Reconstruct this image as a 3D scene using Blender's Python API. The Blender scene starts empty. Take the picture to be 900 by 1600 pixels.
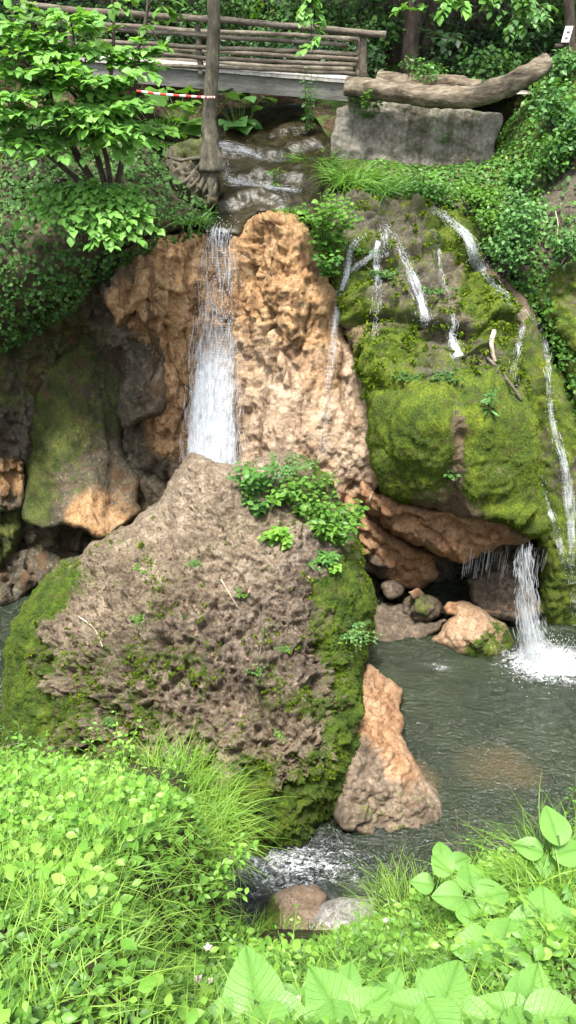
import bpy, math, random
import numpy as np
from mathutils import Vector, geometry
from mathutils.bvhtree import BVHTree

random.seed(11)
rng = np.random.default_rng(11)
SC = bpy.context.scene
COL = SC.collection

# ------------------------------------------------------------------ camera model
F = 1230.0            # focal length in photo pixels (900 x 1600)
H = 9.0               # eye height above the pool
PITCH = math.radians(30)
C, S = math.cos(PITCH), math.sin(PITCH)

def unp(px, py, Y):
    """point of the place seen at photo pixel (px, py) at horizontal distance Y"""
    px = np.asarray(px, float); py = np.asarray(py, float); Y = np.asarray(Y, float)
    x = (px - 450) / F; y = (800 - py) / F
    dy = y * S + C; dz = y * C - S
    t = Y / dy
    return np.stack([x * t, Y + 0 * t, H + dz * t], -1)

def unpz(px, py, z=0.0):
    y = (800 - py) / F
    dy = y * S + C; dz = y * C - S
    t = (z - H) / dz
    return np.array([(px - 450) / F * t, dy * t, z])

def ppm(py, Y):
    """metres per photo pixel"""
    return Y / ((800 - py) / F * S + C) / F

# ------------------------------------------------------------------ numpy noise
def _hash(i, j, k, s):
    h = (i.astype(np.int64) * 374761393 + j.astype(np.int64) * 668265263 + k.astype(np.int64) * 2147483647 + s * 974711) & 0xFFFFFFFF
    h = ((h ^ (h >> 13)) * 1274126177) & 0xFFFFFFFF
    h = ((h ^ (h >> 16)) * 2246822519) & 0xFFFFFFFF
    return (h ^ (h >> 15)) & 0xFFFFFFFF

def pnoise(P, s=0):
    P = np.asarray(P, float)
    I = np.floor(P).astype(np.int64); f = P - I
    u = f * f * f * (f * (f * 6 - 15) + 10)
    out = 0
    for a in (0, 1):
        for b in (0, 1):
            for c in (0, 1):
                h = _hash(I[..., 0] + a, I[..., 1] + b, I[..., 2] + c, s)
                gx = (h & 1023) / 511.5 - 1; gy = ((h >> 10) & 1023) / 511.5 - 1; gz = ((h >> 20) & 1023) / 511.5 - 1
                d = gx * (f[..., 0] - a) + gy * (f[..., 1] - b) + gz * (f[..., 2] - c)
                w = (u[..., 0] if a else 1 - u[..., 0]) * (u[..., 1] if b else 1 - u[..., 1]) * (u[..., 2] if c else 1 - u[..., 2])
                out = out + w * d
    return out * 1.2

def fbm(P, sc=1.0, octv=4, s=0, gain=.5):
    P = np.asarray(P, float) * sc
    a, o, n = 1.0, 0, 0
    for i in range(octv):
        o = o + a * pnoise(P, s + i * 17); n += a
        P = P * 2.03 + 3.1; a *= gain
    return o / n * 1.6

def worley(P, sc=1.0, s=0):
    P = np.asarray(P, float) * sc
    I = np.floor(P).astype(np.int64)
    f1 = np.full(P.shape[:-1], 9.0); f2 = f1.copy()
    for a in (-1, 0, 1):
        for b in (-1, 0, 1):
            for c in (-1, 0, 1):
                J = I + np.array([a, b, c])
                h = _hash(J[..., 0], J[..., 1], J[..., 2], s)
                q = J + np.stack([(h & 1023) / 1023., ((h >> 10) & 1023) / 1023., ((h >> 20) & 1023) / 1023.], -1)
                d = np.sqrt(((P - q) ** 2).sum(-1))
                m = d < f1
                f2 = np.where(m, f1, np.minimum(f2, d)); f1 = np.where(m, d, f1)
    return f1, f2

def terr(x, k, sharp=.55):
    y = x * k; f = np.floor(y); r = y - f
    return (f + sstep(sharp, 1, r)) / k

def sstep(a, b, x):
    t = np.clip((x - a) / (b - a), 0, 1)
    return t * t * (3 - 2 * t)

def tps(ctrl, lam=.003):
    c = np.array(ctrl, float); X = c[:, :2] / 100.; v = c[:, 2]
    n = len(X)
    def U(r2): return np.where(r2 > 1e-9, .5 * r2 * np.log(np.maximum(r2, 1e-9)), 0)
    K = U(((X[:, None] - X[None]) ** 2).sum(-1)) + lam * np.eye(n)
    Pm = np.c_[np.ones(n), X]
    A = np.block([[K, Pm], [Pm.T, np.zeros((3, 3))]])
    w = np.linalg.lstsq(A, np.r_[v, np.zeros(3)], rcond=1e-9)[0]
    def f(px, py):
        Q = np.stack([np.asarray(px, float), np.asarray(py, float)], -1) / 100.
        out = w[n] + Q @ w[n + 1:]
        for i in range(n):
            out = out + w[i] * U(((Q - X[i]) ** 2).sum(-1))
        return out
    return f

def field(px, py, pts, sg=50.):
    px = np.asarray(px, float); py = np.asarray(py, float)
    num = 0; den = 1e-9
    for (x, y, v) in pts:
        w = 1 / (((px - x) ** 2 + (py - y) ** 2) / sg ** 2 + .02) ** 2
        num = num + w * v; den = den + w
    return num / den

# ------------------------------------------------------------------ mesh helpers
class MB:
    def __init__(s):
        s.v = []; s.f = {}; s.n = 0; s.att = {}
    def add(s, V, Fs, **att):
        V = np.asarray(V, float).reshape(-1, 3)
        if not isinstance(Fs, (list, tuple)): Fs = [Fs]
        for f in Fs:
            f = np.asarray(f, np.int64)
            if f.size: s.f.setdefault(f.shape[1], []).append(f + s.n)
        s.v.append(V); s.n += len(V)
        for k in set(list(att) + list(s.att)):
            s.att.setdefault(k, [])
            have = sum(len(a) for a in s.att[k])
            if have < s.n - len(V): s.att[k].append(np.zeros(s.n - len(V) - have))
            s.att[k].append(np.broadcast_to(np.asarray(att.get(k, 0.), float), (len(V),)))
        return s
    def build(s, name, mat, parent=None, smooth=True):
        me = bpy.data.meshes.new(name)
        V = np.concatenate(s.v) if s.v else np.zeros((0, 3))
        me.vertices.add(len(V)); me.vertices.foreach_set('co', V.astype(np.float32).ravel())
        loops = []; tot = []
        for k, fl in s.f.items():
            f = np.concatenate(fl); loops.append(f.ravel()); tot.append(np.full(len(f), k))
        loops = np.concatenate(loops).astype(np.int32); tot = np.concatenate(tot).astype(np.int32)
        me.loops.add(len(loops)); me.loops.foreach_set('vertex_index', loops)
        me.polygons.add(len(tot))
        st = np.concatenate([[0], np.cumsum(tot)[:-1]]).astype(np.int32)
        me.polygons.foreach_set('loop_start', st); me.polygons.foreach_set('loop_total', tot)
        me.polygons.foreach_set('use_smooth', np.full(len(tot), smooth))
        for k, a in s.att.items():
            at = me.attributes.new(k, 'FLOAT', 'POINT')
            at.data.foreach_set('value', np.concatenate(a).astype(np.float32))
        me.update(calc_edges=True); me.validate()
        me.materials.append(mat)
        o = bpy.data.objects.new(name, me); COL.objects.link(o)
        if parent is not None:
            o.parent = parent
            o.matrix_parent_inverse.identity()
            loc = Vector(parent.location)
            me.transform(__import__('mathutils').Matrix.Translation(-loc))
        return o

def tag(o, label=None, cat=None, group=None, kind=None):
    if label: o['label'] = label
    if cat: o['category'] = cat
    if group: o['group'] = group
    if kind: o['kind'] = kind
    return o

def empty(name, loc, label, cat, group=None, kind=None):
    o = bpy.data.objects.new(name, None); COL.objects.link(o)
    o.location = Vector([float(q) for q in loc]); o.empty_display_size = .1
    return tag(o, label, cat, group, kind)

def tube(mb, pts, rad, sides=8, jit=0., caps=True, seed=0, **att):
    pts = np.asarray(pts, float); n = len(pts)
    rad = np.broadcast_to(np.asarray(rad, float), (n,))
    T = np.gradient(pts, axis=0); T /= np.linalg.norm(T, axis=1)[:, None] + 1e-9
    ref = np.array([0.31, 0.9, 0.3]) if abs(T[0] @ np.array([0, 0, 1.])) > .7 else np.array([0, 0, 1.])
    U = np.cross(T, ref); U /= np.linalg.norm(U, axis=1)[:, None] + 1e-9
    W = np.cross(U, T)
    a = np.linspace(0, 2 * math.pi, sides, endpoint=False)
    V = pts[:, None] + rad[:, None, None] * (np.cos(a)[None, :, None] * U[:, None] + np.sin(a)[None, :, None] * W[:, None])
    if jit:
        d = fbm(V.reshape(-1, 3), 5., 3, seed).reshape(n, sides)
        V = V + (V - pts[:, None]) * (d * jit)[..., None]
    V = V.reshape(-1, 3)
    i = np.arange(n - 1)[:, None] * sides; j = np.arange(sides)[None]; k = (j + 1) % sides
    Q = np.stack([i + j, i + k, i + sides + k, i + sides + j], -1).reshape(-1, 4)
    Fs = [Q]
    if caps:
        V = np.concatenate([V, pts[:1], pts[-1:]])
        jj = np.arange(sides); kk = (jj + 1) % sides
        Fs.append(np.stack([jj * 0 + n * sides, kk, jj], -1))
        Fs.append(np.stack([jj * 0 + n * sides + 1, (n - 1) * sides + jj, (n - 1) * sides + kk], -1))
    mb.add(V, Fs, **att)

def curve(pts, n):
    """Catmull-Rom through points"""
    p = np.asarray(pts, float); p = np.concatenate([[2 * p[0] - p[1]], p, [2 * p[-1] - p[-2]]])
    t = np.linspace(0, len(p) - 3 - 1e-6, n); i = t.astype(int); f = (t - i)[:, None]
    a, b, c, d = p[i], p[i + 1], p[i + 2], p[i + 3]
    return .5 * ((2 * b) + (c - a) * f + (2 * a - 5 * b + 4 * c - d) * f ** 2 + (3 * b - a - 3 * c + d) * f ** 3)

BVH = {}
def hit(px, py, only=None):
    for s_ in range(0, 12):
        for k in range(1 if s_ == 0 else 8):
            r = _hit(px + 6 * s_ * math.cos(k * .785), py + 6 * s_ * math.sin(k * .785), only)
            if r is not None: return r
    return _hit(px, py, None)

def _hit(px, py, only=None):
    d = unp(px, py, 1.0) - np.array([0, 0, H]); d = Vector(d).normalized()
    best = None
    for k, b in BVH.items():
        if only and k not in only: continue
        r = b.ray_cast(Vector((0, 0, H)), d, 200)
        if r[0] is not None and (best is None or r[3] < best[2]): best = (np.array(r[0]), np.array(r[1]), r[3])
    return best

# ------------------------------------------------------------------ relief bodies: closed rock bodies with a shaped front and a back
def vnormals(V, Ft):
    n = np.cross(V[Ft[:, 1]] - V[Ft[:, 0]], V[Ft[:, 2]] - V[Ft[:, 0]])
    N = np.zeros_like(V)
    for k in range(3): np.add.at(N, Ft[:, k], n)
    return N / (np.linalg.norm(N, axis=1)[:, None] + 1e-12)

def relief(key, outline, ctrl, step=4., rw=40., rd=.5, thick=1.0, disp=None, jag=4., seed=0, lam=.003):
    poly = np.array(outline, float)
    # dense, slightly ragged outline
    seg = np.roll(poly, -1, 0) - poly; L = np.linalg.norm(seg, axis=1)
    pts = []
    for p, s_, l in zip(poly, seg, L):
        m = max(1, int(l / (step * 1.2)))
        for q in range(m): pts.append(p + s_ * q / m)
    pts = np.array(pts)
    sm = pts.copy()
    for _ in range(3): sm = (np.roll(sm, 1, 0) + 2 * sm + np.roll(sm, -1, 0)) / 4
    q3 = np.c_[sm / 26., np.full(len(sm), seed * 1.7)]
    q4 = np.c_[sm / 9., np.full(len(sm), seed * 1.7 + 5)]
    sm[:, 0] += jag * (pnoise(q3, 1) + .5 * pnoise(q4, 2)); sm[:, 1] += jag * (pnoise(q3, 3) + .5 * pnoise(q4, 4))
    bp = sm
    x0, y0 = bp.min(0); x1, y1 = bp.max(0)
    gx, gy = np.meshgrid(np.arange(x0, x1, step), np.arange(y0, y1, step * .87))
    gx = gx + (np.arange(gx.shape[0]) % 2)[:, None] * step * .5
    g = np.c_[gx.ravel(), gy.ravel()]
    def edge(q):
        e = np.full(len(q), 1e9); ins = np.zeros(len(q), bool)
        a = bp; b = np.roll(bp, -1, 0)
        for i in range(len(a)):
            ab = b[i] - a[i]; ap = q - a[i]
            t = np.clip((ap @ ab) / (ab @ ab + 1e-12), 0, 1)
            dd = ap - t[:, None] * ab
            e = np.minimum(e, (dd * dd).sum(1))
            c = ((a[i, 1] > q[:, 1]) != (b[i, 1] > q[:, 1]))
            with np.errstate(divide='ignore', invalid='ignore'):
                xx = (b[i, 0] - a[i, 0]) * (q[:, 1] - a[i, 1]) / (b[i, 1] - a[i, 1]) + a[i, 0]
            ins ^= (c & (q[:, 0] < xx))
        return np.sqrt(e), ins
    e, ins = edge(g)
    keep = ins & (e > step * .55)
    g = g[keep]
    nb = len(bp)
    allp = np.concatenate([bp, g])
    res = geometry.delaunay_2d_cdt([Vector(p) for p in allp], [(i, (i + 1) % nb) for i in range(nb)], [], 1, 1e-5)
    P2 = np.array([tuple(v) for v in res[0]]); T = np.array([t for t in res[2] if len(t) == 3])
    px, py = P2[:, 0], P2[:, 1]
    e, _ = edge(P2)
    D = tps(ctrl, lam)(px, py)
    k = np.clip(e / rw, 0, 1)
    Yf = D + rd * (1 - np.sqrt(np.maximum(0, 1 - (1 - k) ** 2)))
    V = unp(px, py, Yf)
    # orient towards the viewer
    n = np.cross(V[T[:, 1]] - V[T[:, 0]], V[T[:, 2]] - V[T[:, 0]])
    flip = (n * (V[T[:, 0]] - np.array([0, 0, H]))).sum(1) > 0
    T[flip] = T[flip][:, ::-1]
    N = vnormals(V, T)
    if disp is not None:
        d = disp(V, px, py, e)
        V = V + N * (d * (.25 + .75 * sstep(0, 25, e)))[:, None]
    N = vnormals(V, T)
    bd = e < 1e-3
    kb = np.sqrt(np.clip(e / (rw * 1.6), 0, 1))
    Vb = unp(px, py, D + rd + thick * kb)
    idx = np.arange(len(V)); nb_i = np.where(bd, idx, 0)
    inner = np.where(~bd)[0]; mp = idx.copy(); mp[inner] = len(V) + np.arange(len(inner))
    Tb = mp[T[:, ::-1]]
    VV = np.concatenate([V, Vb[inner]])
    R = dict(V=V, T=T, N=N, px=px, py=py, e=e, VV=VV, FF=np.concatenate([T, Tb]), inner=inner, key=key)
    BVH[key] = BVHTree.FromPolygons([Vector(v) for v in V], [tuple(t) for t in T])
    return R

def rbuild(R, name, mat, parent=None, moss=None, tint=None, **kw):
    mb = MB()
    z = np.zeros(len(R['V']))
    att = {}
    for nm, val in dict(moss=moss, tint=tint, **kw).items():
        val = z if val is None else val
        R[nm] = val
        att[nm] = np.concatenate([val, val[R['inner']]])
    mb.add(R['VV'], R['FF'], **att)
    return mb.build(name, mat, parent)

def sample(R, n, weight=None, seed=1):
    r = np.random.default_rng(seed)
    V, T = R['V'], R['T']
    ar = np.linalg.norm(np.cross(V[T[:, 1]] - V[T[:, 0]], V[T[:, 2]] - V[T[:, 0]]), axis=1)
    if weight is not None: ar = ar * np.maximum(0, weight[T].mean(1))
    pr = ar / ar.sum()
    t = r.choice(len(T), n, p=pr)
    a = r.random((n, 2)); m = a.sum(1) > 1; a[m] = 1 - a[m]
    w = np.c_[1 - a.sum(1), a]
    P = (V[T[t]] * w[..., None]).sum(1); Nn = (R['N'][T[t]] * w[..., None]).sum(1)
    Q = (np.stack([R['px'], R['py']], -1)[T[t]] * w[..., None]).sum(1)
    return P, Nn / (np.linalg.norm(Nn, axis=1)[:, None] + 1e-9), Q

# ------------------------------------------------------------------ leaves, blades
def nrm(v): return v / (np.linalg.norm(v, axis=-1, keepdims=True) + 1e-9)

LEAF_S = (np.array([[0, 0, 0], [-.36, .45, .10], [.36, .45, .10], [0, .5, 0], [0, 1, -.10]]), [np.array([[0, 3, 1], [0, 2, 3], [1, 3, 4], [3, 2, 4]])])
LEAF_M = (np.array([[0, 0, 0], [-.30, .22, .07], [0, .25, 0], [.30, .22, .07], [-.40, .52, .06], [0, .55, -.02], [.40, .52, .06], [-.20, .83, -.03], [0, .82, -.08], [.20, .83, -.03], [0, 1.02, -.18]]),
          [np.array([[0, 2, 1], [0, 3, 2], [7, 8, 10], [8, 9, 10]]), np.array([[1, 2, 5, 4], [2, 3, 6, 5], [4, 5, 8, 7], [5, 6, 9, 8]])])
LEAF_N = (np.array([[0, 0, 0], [-.13, .35, .04], [.13, .35, .04], [0, .4, 0], [-.10, .7, -.02], [.10, .7, -.02], [0, 1, -.16]]), [np.array([[0, 3, 1], [0, 2, 3], [1, 3, 4], [3, 2, 5], [3, 5, 4], [4, 5, 6]])])

def leaves(mb, P, D, N, size, tpl=LEAF_S, wid=1.0, **att):
    """leaf blades at P growing along D with face normal N"""
    P = np.asarray(P, float); n = len(P)
    D = nrm(np.asarray(D, float)); N = np.asarray(N, float)
    X = nrm(np.cross(D, N)); N = np.cross(X, D)
    T, Fs = tpl; m = len(T)
    size = np.broadcast_to(np.asarray(size, float), (n,))[:, None, None]
    L = T[None] * np.array([wid, 1, 1])
    V = P[:, None] + size * (L[..., 0:1] * X[:, None] + L[..., 1:2] * D[:, None] + L[..., 2:3] * N[:, None])
    off = (np.arange(n) * m)[:, None, None]
    at = {k: np.repeat(np.broadcast_to(v, (n,)), m) for k, v in att.items()}
    mb.add(V.reshape(-1, 3), [(f[None] + off).reshape(-1, f.shape[1]) for f in Fs], **at)

def blades(mb, P, D, length, width, bend, r, seg=3, **att):
    P = np.asarray(P, float); n = len(P)
    D = nrm(D); side = nrm(np.cross(D, nrm(r.normal(size=(n, 3)))))
    out = nrm(np.cross(side, D)); out = np.where((out[:, 2:3] > 0), -out, out)
    length = np.broadcast_to(length, (n,)); width = np.broadcast_to(width, (n,)); bend = np.broadcast_to(bend, (n,))
    rows = []
    for k in range(seg + 1):
        t = k / seg
        c = P + D * (length * (t - .25 * bend * t * t))[:, None] + out * (length * bend * t * t * .8)[:, None]
        c[:, 2] -= length * bend * t ** 3 * .25
        w = (width * (1 - t) ** .7 * .5)[:, None]
        rows += [c - side * w, c + side * w] if k < seg else [c]
    m = len(rows); V = np.stack(rows, 1)
    off = (np.arange(n) * m)[:, None, None]
    q = np.array([[2 * k, 2 * k + 1, 2 * k + 3, 2 * k + 2] for k in range(seg - 1)]); tr = np.array([[2 * seg - 2, 2 * seg - 1, 2 * seg]])
    at = {k: np.repeat(np.broadcast_to(v, (n,)), m) for k, v in att.items()}
    mb.add(V.reshape(-1, 3), [(q[None] + off).reshape(-1, 4), (tr[None] + off).reshape(-1, 3)], **at)

# ------------------------------------------------------------------ materials
def newmat(name):
    m = bpy.data.materials.new(name); m.use_nodes = True
    nt = m.node_tree; nt.nodes.clear()
    out = nt.nodes.new('ShaderNodeOutputMaterial')
    return m, nt, out

class NB:
    def __init__(s, nt): s.nt = nt
    def n(s, t, **k):
        nd = s.nt.nodes.new(t)
        for a, b in k.items(): setattr(nd, a, b)
        return nd
    def l(s, a, b): s.nt.links.new(a, b)
    def coords(s): return s.n('ShaderNodeTexCoord').outputs['Object']
    def pos(s): return s.n('ShaderNodeNewGeometry').outputs['Position']
    def noise(s, sc, det=4, rough=.6, vec=None, dist=0.):
        nd = s.n('ShaderNodeTexNoise'); nd.inputs['Scale'].default_value = sc; nd.inputs['Detail'].default_value = det
        nd.inputs['Roughness'].default_value = rough; nd.inputs['Distortion'].default_value = dist
        s.l(vec if vec is not None else s.pos(), nd.inputs['Vector']); return nd.outputs['Fac']
    def ramp(s, fac, stops):
        nd = s.n('ShaderNodeValToRGB'); cr = nd.color_ramp
        while len(cr.elements) < len(stops): cr.elements.new(.5)
        for el, (p, c) in zip(cr.elements, stops):
            el.position = p; el.color = (*c, 1) if len(c) == 3 else c
        s.l(fac, nd.inputs['Fac']); return nd.outputs['Color']
    def mix(s, fac, a, b, mode='MIX'):
        nd = s.n('ShaderNodeMix', data_type='RGBA', blend_type=mode)
        for i, v in ((0, fac), (6, a), (7, b)):
            if isinstance(v, (int, float)): nd.inputs[i].default_value = v
            elif isinstance(v, tuple): nd.inputs[i].default_value = (*v, 1)
            else: s.l(v, nd.inputs[i])
        return nd.outputs[2]
    def math(s, op, a, b=0., c=None, clamp=False):
        nd = s.n('ShaderNodeMath', operation=op, use_clamp=clamp)
        for i, v in enumerate((a, b, c)):
            if v is None: continue
            if isinstance(v, (int, float)): nd.inputs[i].default_value = v
            else: s.l(v, nd.inputs[i])
        return nd.outputs[0]
    def attr(s, name): return s.n('ShaderNodeAttribute', attribute_name=name).outputs['Fac']
    def rng(s, v, a, b, c=0., d=1.):
        nd = s.n('ShaderNodeMapRange', interpolation_type='SMOOTHSTEP')
        for i, q in enumerate((v, a, b, c, d)):
            if isinstance(q, (int, float)): nd.inputs[i].default_value = q
            else: s.l(q, nd.inputs[i])
        return nd.outputs[0]
    def bump(s, h, st=.5, dist=.02, nrm=None):
        nd = s.n('ShaderNodeBump'); nd.inputs['Strength'].default_value = st; nd.inputs['Distance'].default_value = dist
        s.l(h, nd.inputs['Height'])
        if nrm is not None: s.l(nrm, nd.inputs['Normal'])
        return nd.outputs['Normal']
    def scalevec(s, v, sc):
        nd = s.n('ShaderNodeVectorMath', operation='MULTIPLY'); s.l(v, nd.inputs[0]); nd.inputs[1].default_value = sc
        return nd.outputs[0]
    def principled(s, out, col, rough=.8, normal=None, spec=.3, **k):
        p = s.n('ShaderNodeBsdfPrincipled')
        if isinstance(col, tuple): p.inputs['Base Color'].default_value = (*col, 1)
        else: s.l(col, p.inputs['Base Color'])
        if isinstance(rough, (int, float)): p.inputs['Roughness'].default_value = rough
        else: s.l(rough, p.inputs['Roughness'])
        p.inputs['Specular IOR Level'].default_value = spec
        if normal is not None: s.l(normal, p.inputs['Normal'])
        for a, b in k.items():
            nm = a.replace('_', ' ')
            if isinstance(b, (int, float)): p.inputs[nm].default_value = b
            else: s.l(b, p.inputs[nm])
        if out is not None: s.l(p.outputs[0], out.inputs['Surface'])
        return p.outputs[0]

def mat_rock(name, warm, grey, mossr, wet=.0, bump=.6, fine=22., stretch=(1, 1, 1), dark=(.06, .04, .028), pits=.8, streak=.0):
    """warm / grey: three-colour ramps mixed by the 'tint' attribute, moss by the 'moss' attribute"""
    m, nt, out = newmat(name); b = NB(nt)
    P = b.scalevec(b.pos(), stretch)
    n1 = b.noise(1.7, 6, .62, P); n2 = b.noise(7., 6, .68, P, .4); n3 = b.noise(fine, 5, .7, P)
    n4 = b.noise(60., 3, .7, P)
    mixn = b.math('ADD', b.math('ADD', b.math('MULTIPLY', n1, .35), b.math('MULTIPLY', n2, .4)), b.math('MULTIPLY', n3, .25))
    cw = b.ramp(mixn, [(.38, warm[0]), (.5, warm[1]), (.62, warm[2])])
    cg = b.ramp(mixn, [(.38, grey[0]), (.5, grey[1]), (.62, grey[2])])
    tn = b.rng(b.math('ADD', b.attr('tint'), b.math('MULTIPLY', b.math('SUBTRACT', n2, .5), .8)), .3, .7)
    col = b.mix(tn, cw, cg)
    pl = b.rng(b.math('ADD', b.attr('pale'), b.math('MULTIPLY', b.math('SUBTRACT', n1, .5), .6)), .25, .8)
    col = b.mix(pl, col, b.ramp(mixn, [(.36, (.30, .20, .125)), (.5, (.43, .315, .215)), (.64, (.55, .435, .32))]))
    # dark pits and cracks: colour darkened where the fine noise is low
    vo = b.n('ShaderNodeTexVoronoi', feature='F1'); vo.inputs['Scale'].default_value = 9.; b.l(P, vo.inputs['Vector'])
    pit = b.rng(b.math('ADD', b.math('MULTIPLY', n3, .6), b.math('MULTIPLY', n4, .4)), .36, .48, pits, 0.)
    col = b.mix(pit, col, dark)
    lite = b.rng(n3, .58, .72, 0., .35)
    col = b.mix(lite, col, tuple(min(1, c * 1.35) for c in warm[2]))
    st = b.noise(1., 4, .6, b.scalevec(b.pos(), (3.2, 3.2, .35)), .5)
    col = b.mix(b.rng(st, .52, .64, 0., streak), col, tuple(c * .55 for c in warm[0]))
    mn = b.noise(34., 4, .7); mn2 = b.noise(3.2, 4, .6)
    cm = b.ramp(b.math('ADD', b.math('MULTIPLY', mn, .5), b.math('MULTIPLY', mn2, .5)), [(.36, mossr[0]), (.5, mossr[1]), (.64, mossr[2])])
    cm = b.mix(b.rng(b.noise(5., 5, .7), .52, .66, 0., .75), cm, (.075, .06, .022))
    mm = b.math('ADD', b.attr('moss'), b.math('ADD', b.math('MULTIPLY', b.math('SUBTRACT', n2, .5), 1.5), b.math('MULTIPLY', b.math('SUBTRACT', mn, .5), 1.3)))
    mk = b.rng(mm, .42, .58)
    col = b.mix(mk, col, cm)
    h = b.math('ADD', b.math('ADD', b.math('MULTIPLY', n2, .7), b.math('MULTIPLY', n3, .6)), b.math('MULTIPLY', n4, .25))
    hm = b.math('ADD', b.math('MULTIPLY', mn, .9), b.math('MULTIPLY', b.noise(90., 2, .6), .5))
    hh = b.n('ShaderNodeMix'); b.l(mk, hh.inputs[0]); b.l(h, hh.inputs[2]); b.l(hm, hh.inputs[3])
    nm = b.bump(hh.outputs[0], min(1, bump * 1.3), .07)
    rr = b.n('ShaderNodeMix'); b.l(mk, rr.inputs[0]); rr.inputs[2].default_value = .85 - .55 * wet; rr.inputs[3].default_value = .9
    b.principled(out, col, rr.outputs[0], nm, .25 + .3 * wet)
    return m

def mat_leaf(name, c0, c1, c2, trans=.35, rough=.45, spec=.35):
    m, nt, out = newmat(name); b = NB(nt)
    g = b.n('ShaderNodeNewGeometry')
    r = g.outputs['Random Per Island']
    n = b.noise(.9, 2, .5)
    f = b.math('ADD', b.math('MULTIPLY', r, .65), b.math('MULTIPLY', n, .35))
    col = b.ramp(f, [(.15, c0), (.5, c1), (.85, c2)])
    p = b.principled(None, col, rough, None, spec)
    t = b.n('ShaderNodeBsdfTranslucent')
    tc = b.mix(1., col, (1.0, 1.0, .35), 'MULTIPLY'); b.l(tc, t.inputs['Color'])
    mx = b.n('ShaderNodeMixShader'); mx.inputs[0].default_value = trans
    b.l(p, mx.inputs[1]); b.l(t.outputs[0], mx.inputs[2]); b.l(mx.outputs[0], out.inputs['Surface'])
    return m

def mat_simple(name, stops, sc=6., rough=.8, bump=.4, stretch=(1, 1, 1), spec=.25, det=5, dist=.02):
    m, nt, out = newmat(name); b = NB(nt)
    P = b.scalevec(b.pos(), stretch)
    n = b.noise(sc, det, .65, P); n2 = b.noise(sc * 5, 4, .6, P)
    col = b.ramp(b.math('ADD', b.math('MULTIPLY', n, .65), b.math('MULTIPLY', n2, .35)), stops)
    b.principled(out, col, rough, b.bump(b.math('ADD', n, b.math('MULTIPLY', n2, .5)), bump, dist), spec)
    return m

MOSS = ((.014, .030, .004), (.052, .098, .007), (.145, .205, .014))
MOSSB = ((.016, .034, .004), (.075, .12, .008), (.20, .25, .016))
ORANGE = ((.17, .085, .036), (.38, .225, .105), (.52, .37, .215))
GREY = ((.10, .085, .06), (.21, .185, .14), (.36, .32, .25))
BROWN = ((.13, .085, .058), (.27, .195, .145), (.43, .35, .28))

M = {}
M['cliff'] = mat_rock('orange_tufa', ORANGE, ((.028, .026, .018), (.075, .065, .045), (.19, .165, .12)), ((.016, .028, .006), (.075, .10, .02), (.18, .205, .05)), .15, .8, 18., streak=.75)
M['boulder'] = mat_rock('crumbly_tufa', ((.055, .041, .027), (.20, .155, .106), (.39, .32, .235)), ((.028, .021, .015), (.125, .096, .07), (.33, .27, .21)), MOSS, .1, .8, 26., pits=.9)
M['mound'] = mat_rock('wet_mossy_tufa', ((.13, .075, .04), (.24, .165, .10), (.35, .28, .19)), ((.03, .03, .018), (.08, .07, .045), (.15, .135, .09)), MOSSB, .35, .7, 26.)
M['broken'] = mat_rock('fresh_broken_tufa', ((.19, .09, .04), (.33, .185, .095), (.43, .29, .175)), ((.045, .036, .026), (.10, .078, .055), (.2, .155, .115)), MOSS, .1, .6, 15.)
M['stone'] = mat_rock('pale_stone', ((.12, .08, .05), (.22, .155, .105), (.33, .255, .185)), ((.14, .13, .115), (.3, .285, .26), (.52, .5, .47)), MOSS, .1, .6, 30.)
M['soil'] = mat_simple('dark_soil', [(.35, (.02, .016, .01)), (.5, (.05, .042, .022)), (.65, (.09, .075, .045))], 4.)
M['bark'] = mat_simple('grey_bark', [(.35, (.035, .03, .021)), (.5, (.078, .07, .05)), (.65, (.155, .145, .108))], 9., .9, .7, (1, 1, .35))
M['darkbark'] = mat_simple('dark_bark', [(.35, (.02, .016, .012)), (.5, (.05, .04, .03)), (.65, (.1, .085, .065))], 8., .9, .7, (1, 1, .3))
M['rail'] = mat_simple('weathered_pole', [(.35, (.04, .032, .023)), (.5, (.10, .083, .063)), (.65, (.2, .175, .14))], 7., .85, .5, (.35, 1, 1))
M['log'] = mat_simple('barkless_log', [(.38, (.04, .03, .02)), (.5, (.125, .10, .07)), (.62, (.24, .205, .15))], 7., .85, .9, (.25, 1, 1))
M['deck'] = mat_simple('deck_planks', [(.35, (.24, .225, .2)), (.5, (.34, .325, .295)), (.65, (.43, .415, .385))], 6., .8, .3, (3, .5, 1))
M['beam'] = mat_simple('grey_beam', [(.35, (.07, .07, .06)), (.5, (.13, .127, .115)), (.65, (.2, .193, .175))], 5., .85, .4, (.3, 1, 2))
M['twig'] = mat_simple('pale_twig', [(.35, (.2, .16, .11)), (.5, (.36, .3, .22)), (.65, (.5, .44, .35))], 12.)
M['stem'] = mat_simple('green_stem', [(.35, (.06, .10, .025)), (.5, (.10, .17, .04)), (.65, (.15, .24, .06))], 9., .6)
M['white'] = mat_simple('white_paint', [(.3, (.72, .72, .7)), (.7, (.82, .82, .8))], 5., .6, .05)
M['red'] = mat_simple('red_tape', [(.3, (.6, .03, .02)), (.7, (.75, .06, .04))], 5., .5, .05)
M['dryleaf'] = mat_leaf('dry_leaf', (.05, .026, .013), (.11, .065, .036), (.26, .18, .12), .15, .7)
M['hazel'] = mat_leaf('hazel_leaf', (.09, .22, .04), (.16, .36, .07), (.24, .48, .11), .42)
M['ivy'] = mat_leaf('ivy_leaf', (.018, .05, .012), (.04, .105, .022), (.085, .185, .04), .28, .6, .2)
M['herb'] = mat_leaf('herb_leaf', (.055, .14, .02), (.10, .23, .03), (.17, .34, .05), .4)
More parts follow.
